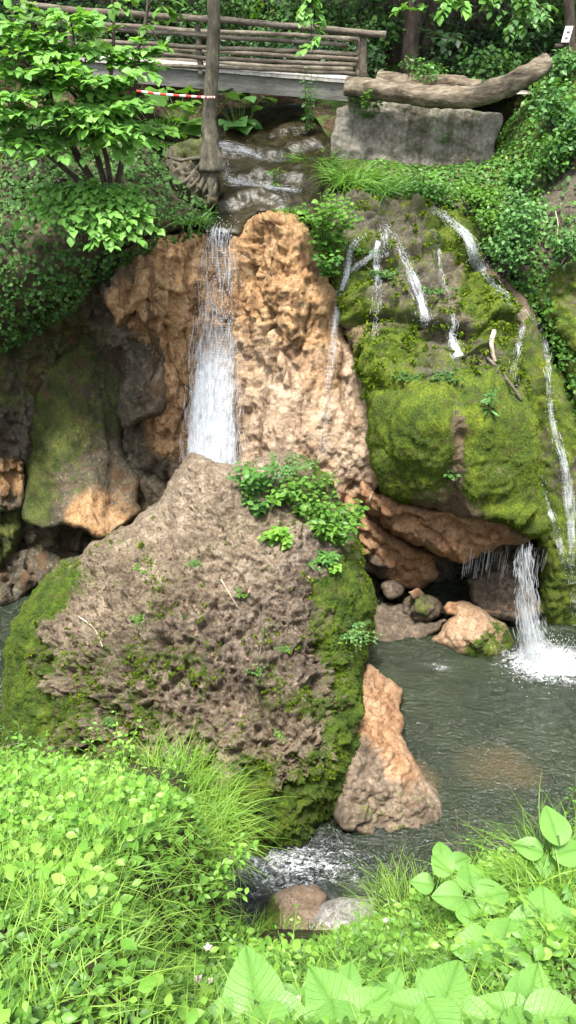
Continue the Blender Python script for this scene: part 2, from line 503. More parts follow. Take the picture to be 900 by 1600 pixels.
M['herbd'] = mat_leaf('herb_leaf_deep', (.04, .11, .022), (.075, .185, .036), (.12, .28, .05), .35)
M['elder'] = mat_leaf('elder_leaf', (.05, .13, .035), (.095, .22, .06), (.15, .32, .09), .35)
M['fore'] = mat_leaf('sunlit_leaf', (.10, .25, .03), (.18, .38, .05), (.28, .49, .085), .42, .4)
M['grass'] = mat_leaf('grass_blade', (.09, .21, .02), (.18, .35, .04), (.30, .46, .08), .4, .5)
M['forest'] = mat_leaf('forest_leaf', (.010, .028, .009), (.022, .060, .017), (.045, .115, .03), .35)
M['mossfuzz'] = mat_leaf('moss_tips', (.024, .050, .004), (.070, .120, .008), (.165, .22, .013), .2, .85, .08)
M['pink'] = mat_leaf('pale_pink_petal', (.5, .34, .37), (.56, .42, .45), (.6, .52, .53), .35)
M['purple'] = mat_leaf('violet_petal', (.12, .10, .42), (.2, .16, .55), (.3, .26, .62), .3)
M['yellow'] = mat_leaf('yellow_leaf', (.4, .3, .04), (.5, .42, .06), (.55, .5, .1), .4)
# ================================================================== THE SETTING
def zground(x, Y):
    x = np.asarray(x, float); Y = np.asarray(Y, float)
    P = np.stack([x, Y, 0 * x], -1)
    wl = 1 - sstep(-.85, -.45, x + .12 * np.sin(Y * 3)); wr = sstep(.7, 1.6, x)
    zl = 7.6 - .85 * Y; zc = 7.99 - 1.39 * Y; zr = 7.55 - 1.12 * Y
    zn = zl * wl + zr * wr + zc * (1 - wl - wr)
    zn = np.minimum(zn, 7.3 + .1 * pnoise(P * .5, 3)) + .14 * fbm(P, 1.1, 3, 5)
    ye = np.interp(x, [-8, -4, -2, -1, -.6, -.2, .6, 1.5, 3.5, 8], [7.4, 6.6, 6.05, 5.25, 4.7, 4.9, 5.1, 5.2, 5.9, 7])
    cut = sstep(-.05, .4, Y - ye)
    z = zn * (1 - cut) + (-.6) * cut
    xc = np.interp(Y, [14, 15.5, 17, 20], [.4, .1, -.3, -.6])
    zs = np.interp(Y, [14, 15, 16, 17.5, 19, 22], [6.35, 6.6, 7.05, 7.6, 7.8, 8.3])
    zp = zs - .25 + sstep(1.2, 3.2, np.abs(x - xc)) * (.20 + .07 * np.abs(x - xc)) + np.maximum(0, Y - 18.8) * .52 * (.4 + .6 * sstep(0, 6, np.abs(x + .4)))
    zp = np.minimum(zp, 34 + 2 * fbm(P, .05, 2)) + .12 * fbm(P, .8, 3, 9)
    side = sstep(7.5, 10, np.abs(x)) * sstep(7, 10, Y)
    up = np.maximum(sstep(14.05, 14.75, Y), side)
    return z * (1 - up) + zp * up

def axis(lo, a, b, hi, fine, coarse):
    l = [a]; s_ = fine
    while l[-1] > lo: s_ *= 1.25; l.append(l[-1] - min(s_, coarse))
    r = [b]; s_ = fine
    while r[-1] < hi: s_ *= 1.25; r.append(r[-1] + min(s_, coarse))
    return np.array(l[::-1][:-1] + list(np.arange(a, b, fine)) + r)

def sheet(name, xs, ys, zf, mat, **att):
    X, Yy = np.meshgrid(xs, ys); Z = zf(X, Yy)
    ny, nx = X.shape; i = np.arange(ny - 1)[:, None] * nx + np.arange(nx - 1)[None]
    mb = MB(); mb.add(np.stack([X, Yy, Z], -1).reshape(-1, 3), np.stack([i, i + 1, i + nx + 1, i + nx], -1).reshape(-1, 4))
    return mb.build(name, mat)

m, nt, out = newmat('forest_soil'); b = NB(nt)
n1 = b.noise(1.3, 5, .6); n2 = b.noise(9., 5, .7); n3 = b.noise(40., 3, .7)
soil = b.ramp(b.math('ADD', b.math('MULTIPLY', n2, .5), b.math('MULTIPLY', n3, .5)), [(.35, (.016, .012, .008)), (.5, (.05, .033, .021)), (.65, (.13, .085, .058))])
green = b.ramp(n3, [(.35, (.025, .05, .01)), (.65, (.09, .16, .03))])
b.principled(out, b.mix(b.rng(b.math('ADD', b.math('MULTIPLY', n1, .6), b.math('MULTIPLY', n2, .4)), .49, .56), soil, green), .9, b.bump(n3, .8, .05), .15)
M['ground'] = m
ground = sheet('ground', axis(-70, -6, 6, 70, .14, 4), axis(-30, -1, 20, 90, .14, 4), zground, M['ground'])
tag(ground, 'brown and green soil of the gorge banks and wooded slope', 'ground', kind='structure')
gme = ground.data
gv = np.zeros(len(gme.vertices) * 3); gme.vertices.foreach_get('co', gv)
BVH['ground'] = BVHTree.FromPolygons([Vector(v) for v in gv.reshape(-1, 3)], [tuple(p.vertices) for p in gme.polygons])

# ------------------------------------------------------------------ pool water
m, nt, out = newmat('murky_water'); b = NB(nt)
sep = b.n('ShaderNodeSeparateXYZ'); b.l(b.pos(), sep.inputs[0])
nn = b.noise(.9, 4, .6)
col = b.ramp(nn, [(.3, (.009, .015, .007)), (.6, (.017, .026, .011)), (.8, (.028, .036, .016))])
def spot(x, y, rx, ry):
    a = b.math('DIVIDE', b.math('SUBTRACT', sep.outputs[0], float(x)), rx); c = b.math('DIVIDE', b.math('SUBTRACT', sep.outputs[1], float(y)), ry)
    d = b.math('ADD', b.math('MULTIPLY', a, a), b.math('MULTIPLY', c, c))
    return b.rng(b.math('ADD', d, b.math('MULTIPLY', b.math('SUBTRACT', nn, .5), 2.4)), 1.0, 0., 0., 1.)
q = unpz(780, 1200); q2 = unpz(640, 1235); q3 = unpz(470, 1260)
col = b.mix(b.math('MULTIPLY', spot(q[0], q[1], .75, .55), .75), col, (.065, .048, .02))   # pale stone lying just under the surface
col = b.mix(b.math('MULTIPLY', spot(q2[0], q2[1], .55, .6), .8), col, (.075, .055, .025))
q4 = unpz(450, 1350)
col = b.mix(b.math('MULTIPLY', spot(q4[0], q4[1], 1.5, .95), .8), col, (.007, .010, .011))   # dark boulder reflection painted into the front water colour
w1 = b.noise(7., 4, .6, b.scalevec(b.pos(), (1, 1.6, 1)), .8); w2 = b.noise(26., 3, .55, b.scalevec(b.pos(), (1, 1.5, 1)), .5)
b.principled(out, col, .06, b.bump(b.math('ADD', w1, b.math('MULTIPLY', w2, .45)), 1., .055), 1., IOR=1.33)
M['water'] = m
FRONT = lambda x, y: np.exp(-((x - .25) / 1.3) ** 2 - ((y - 6.1) / .8) ** 2)
fall_foot = unpz(848, 1035)
def zwater(x, y):
    P = np.stack([x, y * 1.4, 0 * x], -1)
    a = .010 + .07 * FRONT(x, y) + .06 * np.exp(-(((x - fall_foot[0]) ** 2 + (y - fall_foot[1]) ** 2) / .5 ** 2)) + .012 * np.exp(-(((x - fall_foot[0]) ** 2 + (y - fall_foot[1]) ** 2) / 1.8 ** 2))
    return a * 1.3 * (fbm(P, 2.6, 5, 21, .6) + .5 * np.abs(fbm(P, 7., 2, 23)))
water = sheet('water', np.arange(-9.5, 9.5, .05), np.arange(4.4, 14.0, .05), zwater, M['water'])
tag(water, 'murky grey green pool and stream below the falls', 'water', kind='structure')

# ------------------------------------------------------------------ cliff with the fresh orange scar and the mossy cave
def cliff_disp(V, px, py, e):
    Q = V * np.array([1, 1, .55])
    f1, f2 = worley(V * np.array([1, 1, .7]), 2.6, 3)
    g1, g2 = worley(V, 8., 5)
    rid = 1 - np.abs(fbm(Q + .3 * fbm(V, 1.2, 2)[:, None], 2.3, 4, 31)) * 2
    k1, _ = worley(V * np.array([1, 1, .6]), 17., 6)
    r2 = 1 - np.abs(fbm(V * np.array([1, 1, .5]), 6., 4, 33)) * 2.2
    crack = -.24 * sstep(.10, .0, np.abs(fbm(V * np.array([1, 1, .45]), .9, 4, 35))) * sstep(-.1, .2, fbm(V, 1.3, 2, 36))
    ro = field(px, py, [(430, 420, 1), (400, 500, .9), (470, 460, .8), (500, 420, .5), (440, 620, .2), (540, 700, .25), (500, 600, .4), (330, 450, .35), (330, 650, .3), (270, 450, .7), (60, 600, 1), (230, 430, 1), (600, 850, .6), (460, 345, .5)], 60)
    V2 = V * np.array([1.0, 1.0, .36]) + .16 * fbm(V, 2.2, 3, 38)[:, None]
    flute = fbm(V2, 4.0, 4, 39); shard = 1 - np.abs(fbm(V2, 8.0, 4, 40)) * 2.2
    plate = terr(fbm(V2, 1.7, 5, 42), 5) ; plate2 = terr(fbm(V2 + 3, 4.5, 4, 43), 4); crumb = terr(fbm(V, 7.5, 4, 44), 4)
    return .18 * fbm(Q, 1.0, 5, 1) + (.12 + .30 * ro) * plate + (.05 + .13 * ro) * plate2 + (.015 + .06 * ro) * crumb + ro * .03 * shard + .05 * flute + .02 * fbm(V, 14., 3, 41) + crack * (.4 + .6 * ro)
R_cliff = relief('cliff',
    [(-330, 370), (100, 376), (200, 372), (260, 365), (310, 362), (345, 366), (375, 362), (385, 340), (410, 327), (440, 326), (465, 335), (490, 375), (505, 410), (525, 460), (545, 530), (590, 600), (640, 700), (670, 780), (760, 820), (860, 860), (860, 1000), (700, 1015), (-330, 1015)],
    [(-330, 400, 12.3), (-200, 700, 12.6), (-200, 1000, 12.4), (30, 450, 12.7), (30, 600, 13.0), (30, 750, 12.9), (30, 900, 13.0), (100, 500, 13.2), (160, 560, 13.7), (180, 690, 13.6), (130, 900, 13.2), (230, 900, 13), (240, 400, 12.9), (250, 480, 12.7), (265, 600, 12.8), (250, 700, 12.9), (300, 380, 13.3), (345, 366, 13.6), (345, 450, 13.55), (340, 560, 13.4), (335, 700, 13.1), (375, 362, 13.5), (385, 400, 13.35), (400, 345, 13.2), (430, 330, 13.1), (460, 340, 13.1), (430, 420, 12.9), (470, 420, 12.85), (440, 520, 12.65), (500, 520, 12.6), (420, 620, 12.6), (480, 640, 12.3), (540, 620, 12.4), (560, 720, 12.0), (500, 740, 12.05), (400, 720, 12.5), (610, 800, 12.3), (640, 870, 12.6), (720, 880, 12.9), (720, 960, 12.8), (600, 900, 12.5), (600, 980, 12.3), (350, 900, 12.3), (450, 900, 12.2), (850, 900, 12.6), (850, 980, 12.4)],
    step=3.4, rw=25, rd=.3, thick=.9, disp=cliff_disp, jag=9, seed=1, lam=.01)
px, py = R_cliff['px'], R_cliff['py']
tint = field(px, py, [(-100, 600, 1), (40, 450, 1), (40, 600, 1), (30, 750, .9), (100, 560, 1), (170, 560, 1), (200, 690, 1), (210, 750, .95), (240, 740, .7), (90, 900, 1), (200, 880, .9), (150, 450, .9), (210, 400, .35), (240, 470, .3), (270, 440, 0), (262, 560, .2), (270, 650, .1), (250, 690, .3), (330, 400, .15), (340, 600, 0), (430, 380, .1), (450, 450, .35), (420, 560, .2), (480, 520, .15), (460, 640, 0), (540, 560, .2), (545, 700, 0), (600, 800, .1), (640, 860, .45), (660, 930, .9), (600, 950, .8), (760, 900, 1), (400, 350, .1)], 45)
moss = field(px, py, [(-100, 600, .5), (60, 430, .6), (40, 600, .45), (130, 580, .6), (170, 560, .35), (200, 690, .25), (270, 500, -.4), (340, 500, -.6), (450, 500, -.6), (560, 700, -.6), (210, 400, 0), (300, 372, .1), (330, 368, .3), (470, 345, .3), (520, 440, .1), (640, 930, .1), (20, 750, .3), (40, 850, .35)], 45)
pale = field(px, py, [(440, 620, .9), (400, 580, .6), (540, 700, .85), (500, 600, .55), (340, 600, .7), (335, 680, .9), (390, 680, .9), (575, 600, .8), (600, 700, .8), (500, 740, .6), (330, 430, .35), (300, 500, .3), (430, 420, 0), (480, 480, 0), (430, 340, .1), (250, 420, .1), (270, 600, .1), (620, 850, 0), (100, 600, 0), (280, 680, .2), (230, 470, .3), (640, 900, 0)], 45)
cliff = rbuild(R_cliff, 'cliff', M['cliff'], None, moss, tint, pale=pale)
tag(cliff, 'freshly broken orange tufa rock face with a dark mossy cave on the left', 'cliff', kind='structure')

def sub(key, outline, ctrl, moss, tint, name, step=3.6, rw=35, rd=.45, thick=.7, disp=cliff_disp, mat='cliff', seed=2, jag=5, parent=cliff, pale=0., **k):
    R = relief(key, outline, ctrl, step, rw, rd, thick, disp, jag, seed, **k)
    mo = moss if np.isscalar(moss) else field(R['px'], R['py'], moss, 35)
    ti = tint if np.isscalar(tint) else field(R['px'], R['py'], tint, 35)
    o = rbuild(R, name, M[mat], parent, pale=np.full(len(R['V']), pale), moss=np.full(len(R['V']), mo) if np.isscalar(mo) else mo, tint=np.full(len(R['V']), ti) if np.isscalar(ti) else ti)
    return R, o

sub('lobe1', [(138, 425), (165, 398), (230, 375), (292, 370), (296, 420), (287, 462), (262, 458), (246, 440), (236, 458), (222, 468), (208, 482), (197, 502), (182, 514), (172, 486), (158, 470)],
    [(150, 420, 12.9), (230, 380, 12.85), (292, 372, 13.25), (292, 420, 13.15), (285, 458, 12.75), (190, 508, 12.45), (200, 440, 12.45), (150, 455, 12.7), (250, 435, 12.7)],
    [(150, 420, .35), (180, 400, .4), (220, 440, -.1), (190, 500, -.2), (280, 400, -.3)], [(150, 440, .8), (170, 400, .9), (200, 470, .25), (190, 505, .1), (260, 410, .1), (230, 400, .4)], 'hanging_tufa', rw=10, rd=.2, seed=3, jag=8)
sub('lobe2', [(160, 455), (215, 480), (255, 530), (266, 590), (256, 640), (225, 662), (195, 668), (178, 645), (186, 600), (172, 560), (155, 515)],
    [(170, 465, 13.3), (240, 520, 12.95), (262, 590, 12.85), (250, 635, 12.6), (195, 655, 12.75), (225, 600, 12.6), (165, 520, 13.6), (185, 590, 13.35), (215, 655, 12.6)], .22, [(190, 480, 1), (240, 540, .8), (215, 600, .95), (255, 600, .6), (215, 655, .75)], 'rock_overhang', rw=10, rd=.25, seed=4, jag=8)
def curtain_disp(V, px, py, e):
    fold = np.sin(V[:, 0] * 9 + 2.5 * fbm(V, .9, 2, 4) + V[:, 2] * .6)
    g1, _ = worley(V * np.array([1, 1, .5]), 11., 6)
    return .035 * fold + .16 * fbm(V * np.array([1.6, 1, .5]), 1.3, 4, 8) + .05 * fbm(V * np.array([1, 1, .5]), 6, 4, 9) - .05 * g1
R_curt, _ = sub('curtain', [(40, 640), (70, 575), (115, 530), (170, 535), (200, 590), (205, 640), (190, 690), (216, 750), (220, 800), (205, 814), (180, 830), (163, 843), (145, 842), (132, 826), (105, 822), (60, 826), (36, 815), (38, 740)],
    [(130, 535, 13.7), (60, 620, 13.2), (195, 600, 13.75), (110, 690, 12.75), (45, 740, 12.95), (200, 690, 13.5), (170, 740, 12.75), (60, 815, 12.3), (150, 838, 11.9), (210, 805, 12.5), (110, 780, 12.3)],
    [(110, 650, .62), (70, 700, .75), (60, 780, .7), (150, 620, .5), (120, 760, .42), (170, 740, .3), (200, 780, .12), (150, 790, .05), (155, 830, -.9), (130, 805, .0)], [(110, 650, .85), (100, 740, .7), (180, 740, .7), (200, 780, .55), (155, 815, 0), (160, 838, 0), (60, 815, .8)], 'mossy_curtain', rw=9, rd=.15, disp=curtain_disp, seed=5, jag=7)
sub('pillar', [(-160, 500), (-20, 530), (20, 560), (44, 600), (50, 690), (46, 740), (40, 800), (24, 860), (0, 905), (-160, 920)],
    [(-100, 560, 12.6), (20, 580, 13.0), (44, 650, 13.0), (0, 700, 12.6), (40, 800, 12.7), (-60, 860, 12.2), (0, 890, 12.4)], [(10, 600, .5), (20, 700, .1), (25, 760, -.3), (10, 820, .7), (-80, 700, .5)], [(20, 740, .35), (30, 700, .8), (0, 820, 1), (0, 600, 1), (-60, 600, 1)], 'rock_pillar', rw=10, rd=.2, seed=6, jag=8)
sub('ledge', [(-160, 845), (-20, 838), (60, 852), (120, 858), (165, 862), (170, 880), (110, 905), (50, 925), (20, 950), (-160, 955)],
    [(-100, 850, 12.5), (60, 856, 12.9), (150, 870, 12.9), (40, 920, 12.2), (-60, 930, 12.0)], .15, .95, 'cave_ledge', seed=7)
# the slab that broke off below the mossy mound
def slab_disp(V, px, py, e):
    lay = np.sin((V[:, 2] * 1.0 + V[:, 0] * .55 + .25 * fbm(V, 1.5, 3)) * 16)
    g1, _ = worley(V * np.array([1, 1, 1.8]), 7., 16)
    L_ = V * np.array([1, 1, 1.6]) + np.stack([0 * px, 0 * px, .55 * V[:, 0]], -1)
    return .18 * terr(fbm(L_, 2.2, 4, 17), 5) + .08 * terr(fbm(L_, 6., 4, 18), 4) + .035 * lay + .12 * fbm(V, 1.5, 4, 12) + .09 * (1 - np.abs(fbm(V, 4, 4, 14)) * 2) + .04 * fbm(V, 9, 3, 15) - .03 * g1

# ------------------------------------------------------------------ the mossy tufa mound on the right
def mound_disp(V, px, py, e):
    W = V + .18 * np.stack([fbm(V, 1.6, 3, 1), fbm(V, 1.6, 3, 2), fbm(V, 1.6, 3, 3)], -1)
    f1, _ = worley(W, 2.2, 41); g1, _ = worley(W, 5.2, 43); k1, _ = worley(W, 13., 47)
    calm = sstep(600, 630, py) * (1 - sstep(775, 800, py)) * sstep(560, 600, px)
    c = 1 - .9 * calm
    s_ = W[:, 2] * 1.35 + .35 * fbm(V, .8, 3, 46); fr = s_ - np.floor(s_); step_ = sstep(0, .22, fr) * (1 - .75 * fr)
    lobes = calm * .20 * (1 - np.exp(-((px - 716 - 5 * np.sin(py / 25)) / 17.) ** 2))
    hang = calm * .05 * fbm(V * np.array([5, 5, .7]), 1.5, 4, 48)
    return .12 * fbm(V, 1.0, 4, 40) + c * (.46 * step_ + .42 * (.55 - f1) + .24 * (.55 - g1)) + (.03 + .05 * c) * (.5 - k1) + lobes + hang + .02 * fbm(V, 12, 2, 44)
R_mound = relief('mound',
    [(500, 320), (545, 306), (600, 312), (650, 320), (700, 330), (728, 350), (742, 385), (738, 425), (772, 440), (790, 470), (797, 520), (800, 555), (822, 600), (832, 660), (834, 720), (842, 770), (856, 828), (835, 842), (800, 822), (760, 806), (720, 798), (670, 792), (630, 786), (602, 770), (588, 730), (578, 690), (582, 650), (572, 610), (566, 560), (545, 530), (532, 505), (530, 470), (520, 440), (510, 400), (505, 360)],
    [(520, 330, 14.3), (600, 325, 14.5), (690, 335, 14.4), (540, 375, 13.9), (600, 370, 14.0), (540, 405, 13.35), (600, 430, 13.2), (560, 470, 12.95), (650, 450, 12.95), (700, 380, 13.8), (720, 420, 13.4), (545, 520, 12.75), (650, 520, 12.35), (600, 520, 12.5), (590, 570, 12.1), (700, 500, 12.4), (760, 460, 12.8), (780, 520, 12.35), (730, 560, 11.9), (650, 595, 11.75), (720, 595, 11.6), (790, 590, 11.6), (600, 620, 11.5), (650, 625, 10.95), (720, 620, 10.85), (650, 690, 10.65), (720, 690, 10.5), (600, 690, 11.25), (780, 660, 10.6), (825, 700, 10.9), (770, 740, 10.4), (680, 770, 10.8), (620, 770, 11.2), (820, 800, 10.55), (850, 830, 10.5)],
    step=3.0, rw=30, rd=.45, thick=1.1, disp=mound_disp, jag=6, seed=9, lam=.004)
px, py = R_mound['px'], R_mound['py']
moss = field(px, py, [(530, 330, .1), (590, 330, .15), (560, 360, .05), (640, 370, .2), (620, 350, .1), (660, 340, .35), (600, 455, .1), (640, 480, .2), (690, 470, .05), (700, 530, .15), (610, 500, .35), (690, 360, .7), (720, 400, .8), (610, 395, .25), (560, 440, .65), (560, 490, .7), (620, 430, .3), (650, 470, .15), (700, 440, .1), (740, 470, .9), (775, 500, .95), (620, 540, .85), (590, 580, .8), (680, 500, .25), (720, 560, .4), (680, 590, .25), (750, 590, .45), (640, 650, .95), (620, 700, .9), (716, 660, .2), (716, 740, .2), (695, 650, .95), (738, 650, .95), (695, 700, .95), (738, 700, .95), (738, 745, .9), (695, 740, .75), (716, 700, .2), (770, 670, 1), (680, 700, .75), (680, 770, .35), (620, 760, .85), (800, 760, .9), (840, 820, .9), (720, 790, .1), (545, 525, .2)], 32)
moss = moss + .30 * fbm(R_mound['V'], 2.2, 4, 208) + .12 * (py < 600)
tint = field(px, py, [(560, 350, .8), (640, 380, .75), (600, 420, 1), (640, 470, 1), (700, 470, .6), (680, 590, 1), (716, 700, .5), (600, 480, .9), (545, 520, .1), (680, 780, .5), (560, 560, .4)], 45)
mound = empty('tufa_mound', unpz(700, 900), 'bulging moss covered tufa mound with trickles running over it, right of the orange face', 'rock')
rbuild(R_mound, 'tufa_rock', M['mound'], mound, moss, tint)
R_slab, _ = sub('slab', [(560, 745), (590, 770), (625, 786), (680, 792), (740, 800), (800, 818), (832, 838), (818, 850), (785, 852), (752, 864), (724, 884), (705, 872), (680, 862), (650, 852), (615, 835), (575, 800)],
    [(575, 760, 11.7), (600, 780, 11.35), (680, 796, 11.15), (800, 822, 10.75), (640, 840, 11.35), (720, 880, 11.15), (760, 840, 11.0), (820, 845, 10.85)], -.5, [(600, 790, 0), (680, 830, .05), (760, 830, .15), (820, 840, .5), (720, 880, .1)], 'broken_underside', rw=14, rd=.3, pale=.22, disp=slab_disp, mat='broken', parent=mound, seed=10)
sub('shelf', [(540, 770), (580, 810), (640, 850), (680, 868), (682, 905), (650, 922), (620, 918), (590, 900), (560, 890), (530, 850)],
    [(560, 790, 11.9), (620, 850, 11.9), (670, 890, 12.0), (600, 890, 12.0), (550, 850, 11.8)], -.4, [(600, 840, .1), (650, 870, .2), (620, 900, .3), (585, 895, .9)], 'undercut_shelf', rw=18, rd=.3, disp=slab_disp, mat='broken', parent=mound, seed=11)
def cave_disp(V, px, py, e): return .15 * fbm(V, 1.6, 4, 51) + .05 * fbm(V, 6, 3, 52)

# right slope with long thin streams
def slope_disp(V, px, py, e):
    fold = np.sin(V[:, 0] * 7 + 3 * fbm(V, .7, 2, 4))
    g1, _ = worley(V * np.array([1, 1, .6]), 8., 63)
    return .05 * fold + .18 * fbm(V * np.array([1.5, 1.5, .6]), 1.2, 4, 61) + .06 * fbm(V, 7, 3, 62) - .07 * g1
R_slope = relief('slope', [(690, 322), (730, 345), (770, 400), (800, 440), (840, 490), (862, 540), (880, 600), (905, 650), (1000, 720), (1080, 900), (1060, 1010), (900, 992), (850, 985), (838, 960), (845, 880), (830, 800), (800, 700), (770, 500), (730, 420)],
    [(700, 330, 14.5), (740, 390, 14.0), (800, 470, 12.9), (780, 520, 12.9), (850, 540, 12.5), (830, 620, 12.2), (870, 620, 12.0), (840, 750, 11.75), (880, 740, 11.7), (900, 860, 11.3), (850, 900, 11.35), (870, 980, 11.35), (980, 800, 11.8), (1030, 980, 11.5)],
    step=3.8, rw=30, rd=.5, thick=1.2, disp=slope_disp, jag=5, seed=12)
px, py = R_slope['px'], R_slope['py']
moss = field(px, py, [(720, 350, .2), (760, 420, .1), (800, 470, .1), (830, 520, .5), (800, 540, .6), (850, 600, .7), (820, 650, .8), (860, 700, .55), (885, 680, .6), (830, 800, 1), (870, 850, .9), (890, 750, .5), (870, 940, .95), (980, 850, .8)], 35)
moss = moss + .25 * fbm(R_slope['V'], 2.0, 4, 209)
tint = field(px, py, [(720, 350, .6), (800, 450, .45), (830, 600, .9), (870, 700, .8), (880, 900, 1)], 45)
slope = empty('mossy_slope', unpz(900, 985), 'steep green mossy slope streaked by thin streams at the right edge', 'rock')
rbuild(R_slope, 'slope_rock', M['mound'], slope, moss, tint)

# ------------------------------------------------------------------ the big fallen boulder
def boulder_moss(px, py):
    return field(px, py, [(60, 930, .9), (30, 1000, .95), (20, 1080, .95), (60, 1100, .85), (110, 890, .55), (150, 860, .25), (100, 1000, .28), (95, 1060, .42), (70, 1030, .55), (40, 1150, .9), (100, 1170, .5), (160, 950, .12), (150, 1060, .35), (210, 980, .30), (300, 890, .12), (330, 760, 0), (420, 720, .35), (480, 730, .6), (530, 790, .6), (450, 780, .4), (400, 850, .1), (480, 870, 0), (450, 950, .12), (380, 1000, .12), (300, 960, .22), (220, 1030, .40), (290, 1080, .30), (180, 1120, .45), (260, 1150, .35), (360, 1120, .2), (420, 1060, .25), (470, 1050, .15), (510, 960, .6), (530, 930, .8), (570, 950, .95), (550, 1000, .8), (500, 1080, .45), (560, 1080, .9), (490, 1100, .5), (540, 1150, .85), (480, 1150, .1), (430, 1160, .15), (500, 1190, .5), (550, 1200, .9), (350, 1190, .35), (440, 1215, .5), (400, 1240, .85), (300, 1230, .6), (470, 1240, .85), (400, 1300, 1), (500, 1270, 1), (540, 1240, .9), (330, 1320, 1), (200, 1200, .5), (240, 790, .1), (570, 870, .6)], 34)
def boulder_disp(V, px, py, e):
    mo = np.clip(boulder_moss(px, py), 0, 1); r = 1 - .7 * sstep(.5, .8, mo)
    W = V + .10 * np.stack([fbm(V, 4, 2, 1), fbm(V, 4, 2, 2), fbm(V, 4, 2, 3)], -1)
    f1, _ = worley(W, 4.2, 71); g1, _ = worley(W, 10.5, 73); k1, _ = worley(W, 22., 75)
    low = sstep(880, 1080, py)
    rg = 1 - np.abs(fbm(V, 6., 4, 78)) * 2.2
    crumb = terr(fbm(W, 3.6, 5, 79), 5); crumb2 = terr(fbm(W + 7, 8.5, 4, 80), 4); hi = np.clip(.40 + .65 * low, 0, 1.1)
    return .20 * fbm(V, .9, 3, 70) + .07 * fbm(V, 3., 4, 72) + r * hi * (.36 * crumb + .26 * crumb2 + .12 * (.5 - f1) + .07 * (.5 - g1) + .03 * (.5 - k1) + .02 * rg) + (1 - r) * (.09 * fbm(V, 4.5, 4, 76) + .06 * (.5 - g1))
R_boul = relief('boulder',
    [(300, 708), (335, 716), (375, 728), (400, 712), (440, 702), (480, 712), (515, 745), (530, 775), (548, 800), (566, 850), (570, 890), (586, 925), (589, 960), (579, 1010), (568, 1050), (575, 1100), (573, 1150), (570, 1200), (565, 1240), (540, 1270), (505, 1290), (495, 1320), (470, 1342), (420, 1356), (370, 1360), (320, 1350), (260, 1340), (150, 1310), (60, 1270), (20, 1215), (2, 1160), (0, 1110), (4, 1060), (12, 1000), (25, 960), (50, 920), (95, 880), (125, 868), (150, 850), (185, 825), (215, 808), (240, 785), (258, 760), (275, 735)],
    [(310, 712, 10.2), (430, 708, 10.3), (250, 790, 9.95), (330, 800, 9.5), (450, 800, 9.5), (540, 820, 9.8), (120, 880, 9.6), (200, 860, 9.35), (330, 900, 8.85), (450, 900, 8.8), (550, 920, 9.05), (60, 960, 9.1), (150, 980, 8.55), (300, 1000, 8.2), (430, 1000, 8.2), (520, 1000, 8.35), (575, 1000, 8.8), (30, 1100, 8.3), (130, 1100, 7.8), (280, 1100, 7.6), (420, 1100, 7.55), (500, 1100, 7.6), (560, 1100, 8.0), (300, 1180, 7.15), (450, 1190, 7.0), (520, 1180, 7.15), (560, 1200, 7.55), (400, 1230, 6.8), (480, 1250, 6.8), (540, 1240, 7.1), (400, 1340, 6.6), (480, 1310, 6.75), (150, 1200, 7.25), (60, 1200, 7.7), (100, 1280, 7.1), (320, 1330, 6.6)],
    step=2.3, rw=48, rd=.75, thick=1.8, disp=boulder_disp, jag=6, seed=14, lam=.006)
px, py = R_boul['px'], R_boul['py']
moss = boulder_moss(px, py) + .04 * sstep(880, 1000, py) + .36 * fbm(R_boul['V'], 2.0, 4, 207)
tint = field(px, py, [(310, 720, .1), (300, 800, .2), (400, 850, .35), (480, 900, .7), (450, 960, .8), (300, 900, .3), (200, 900, .3), (350, 1000, .7), (250, 1000, .6), (300, 1080, .6), (420, 1080, .8), (480, 1150, .1), (400, 1180, .3), (360, 1120, .4), (240, 1120, .4)], 50)
boulder = empty('boulder', unpz(300, 1330), 'huge fallen tufa boulder with crumbly brown face and mossy sides standing in the stream', 'boulder')
rbuild(R_boul, 'rock_body', M['boulder'], boulder, moss, tint)

# ------------------------------------------------------------------ upper stream bed, left bank, right bank
def bed_disp(V, px, py, e):
    f1, _ = worley(V, 2.2, 81)
    s_ = V[:, 1] * 1.2 + .6 * fbm(V, .7, 3, 83); fr = s_ - np.floor(s_)
    return .17 * sstep(0, .25, fr) * (1 - fr) + .09 * fbm(V, 1.3, 4, 80) + .14 * (.5 - f1) + .025 * fbm(V, 8, 3, 82)
R_str = relief('stream', [(318, 366), (322, 320), (325, 260), (330, 205), (345, 170), (480, 165), (512, 215), (520, 270), (560, 292), (640, 300), (720, 325), (705, 350), (640, 348), (560, 352), (520, 368), (500, 350), (470, 335), (440, 330), (405, 333), (384, 345), (376, 368)],
    [(345, 366, 13.45), (345, 320, 14.4), (345, 250, 15.8), (430, 240, 16), (430, 190, 17.4), (400, 170, 18.2), (500, 240, 15.9), (600, 320, 15.0), (600, 345, 14.8), (690, 335, 14.9), (480, 320, 14.5), (540, 360, 14.5), (420, 330, 14.1), (430, 280, 15.0)],
    step=4., rw=8, rd=.05, thick=.4, disp=bed_disp, jag=3, seed=15)
px, py = R_str['px'], R_str['py']
m, nt, out = newmat('wet_stream_bed'); b = NB(nt)
n1 = b.noise(2.2, 5, .65); n2 = b.noise(11., 4, .65)
col = b.ramp(b.math('ADD', b.math('MULTIPLY', n1, .5), b.math('MULTIPLY', n2, .5)), [(.36, (.006, .006, .003)), (.48, (.019, .016, .007)), (.6, (.042, .035, .017)), (.7, (.10, .083, .05))])  # wet bed, its colour also darkened to put in the shade there
b.principled(out, col, .28, b.bump(b.noise(9., 4, .6, b.scalevec(b.pos(), (1, 2.5, 1))), .6, .03), .3)
M['bed'] = m
stream = rbuild(R_str, 'stream', M['bed'])
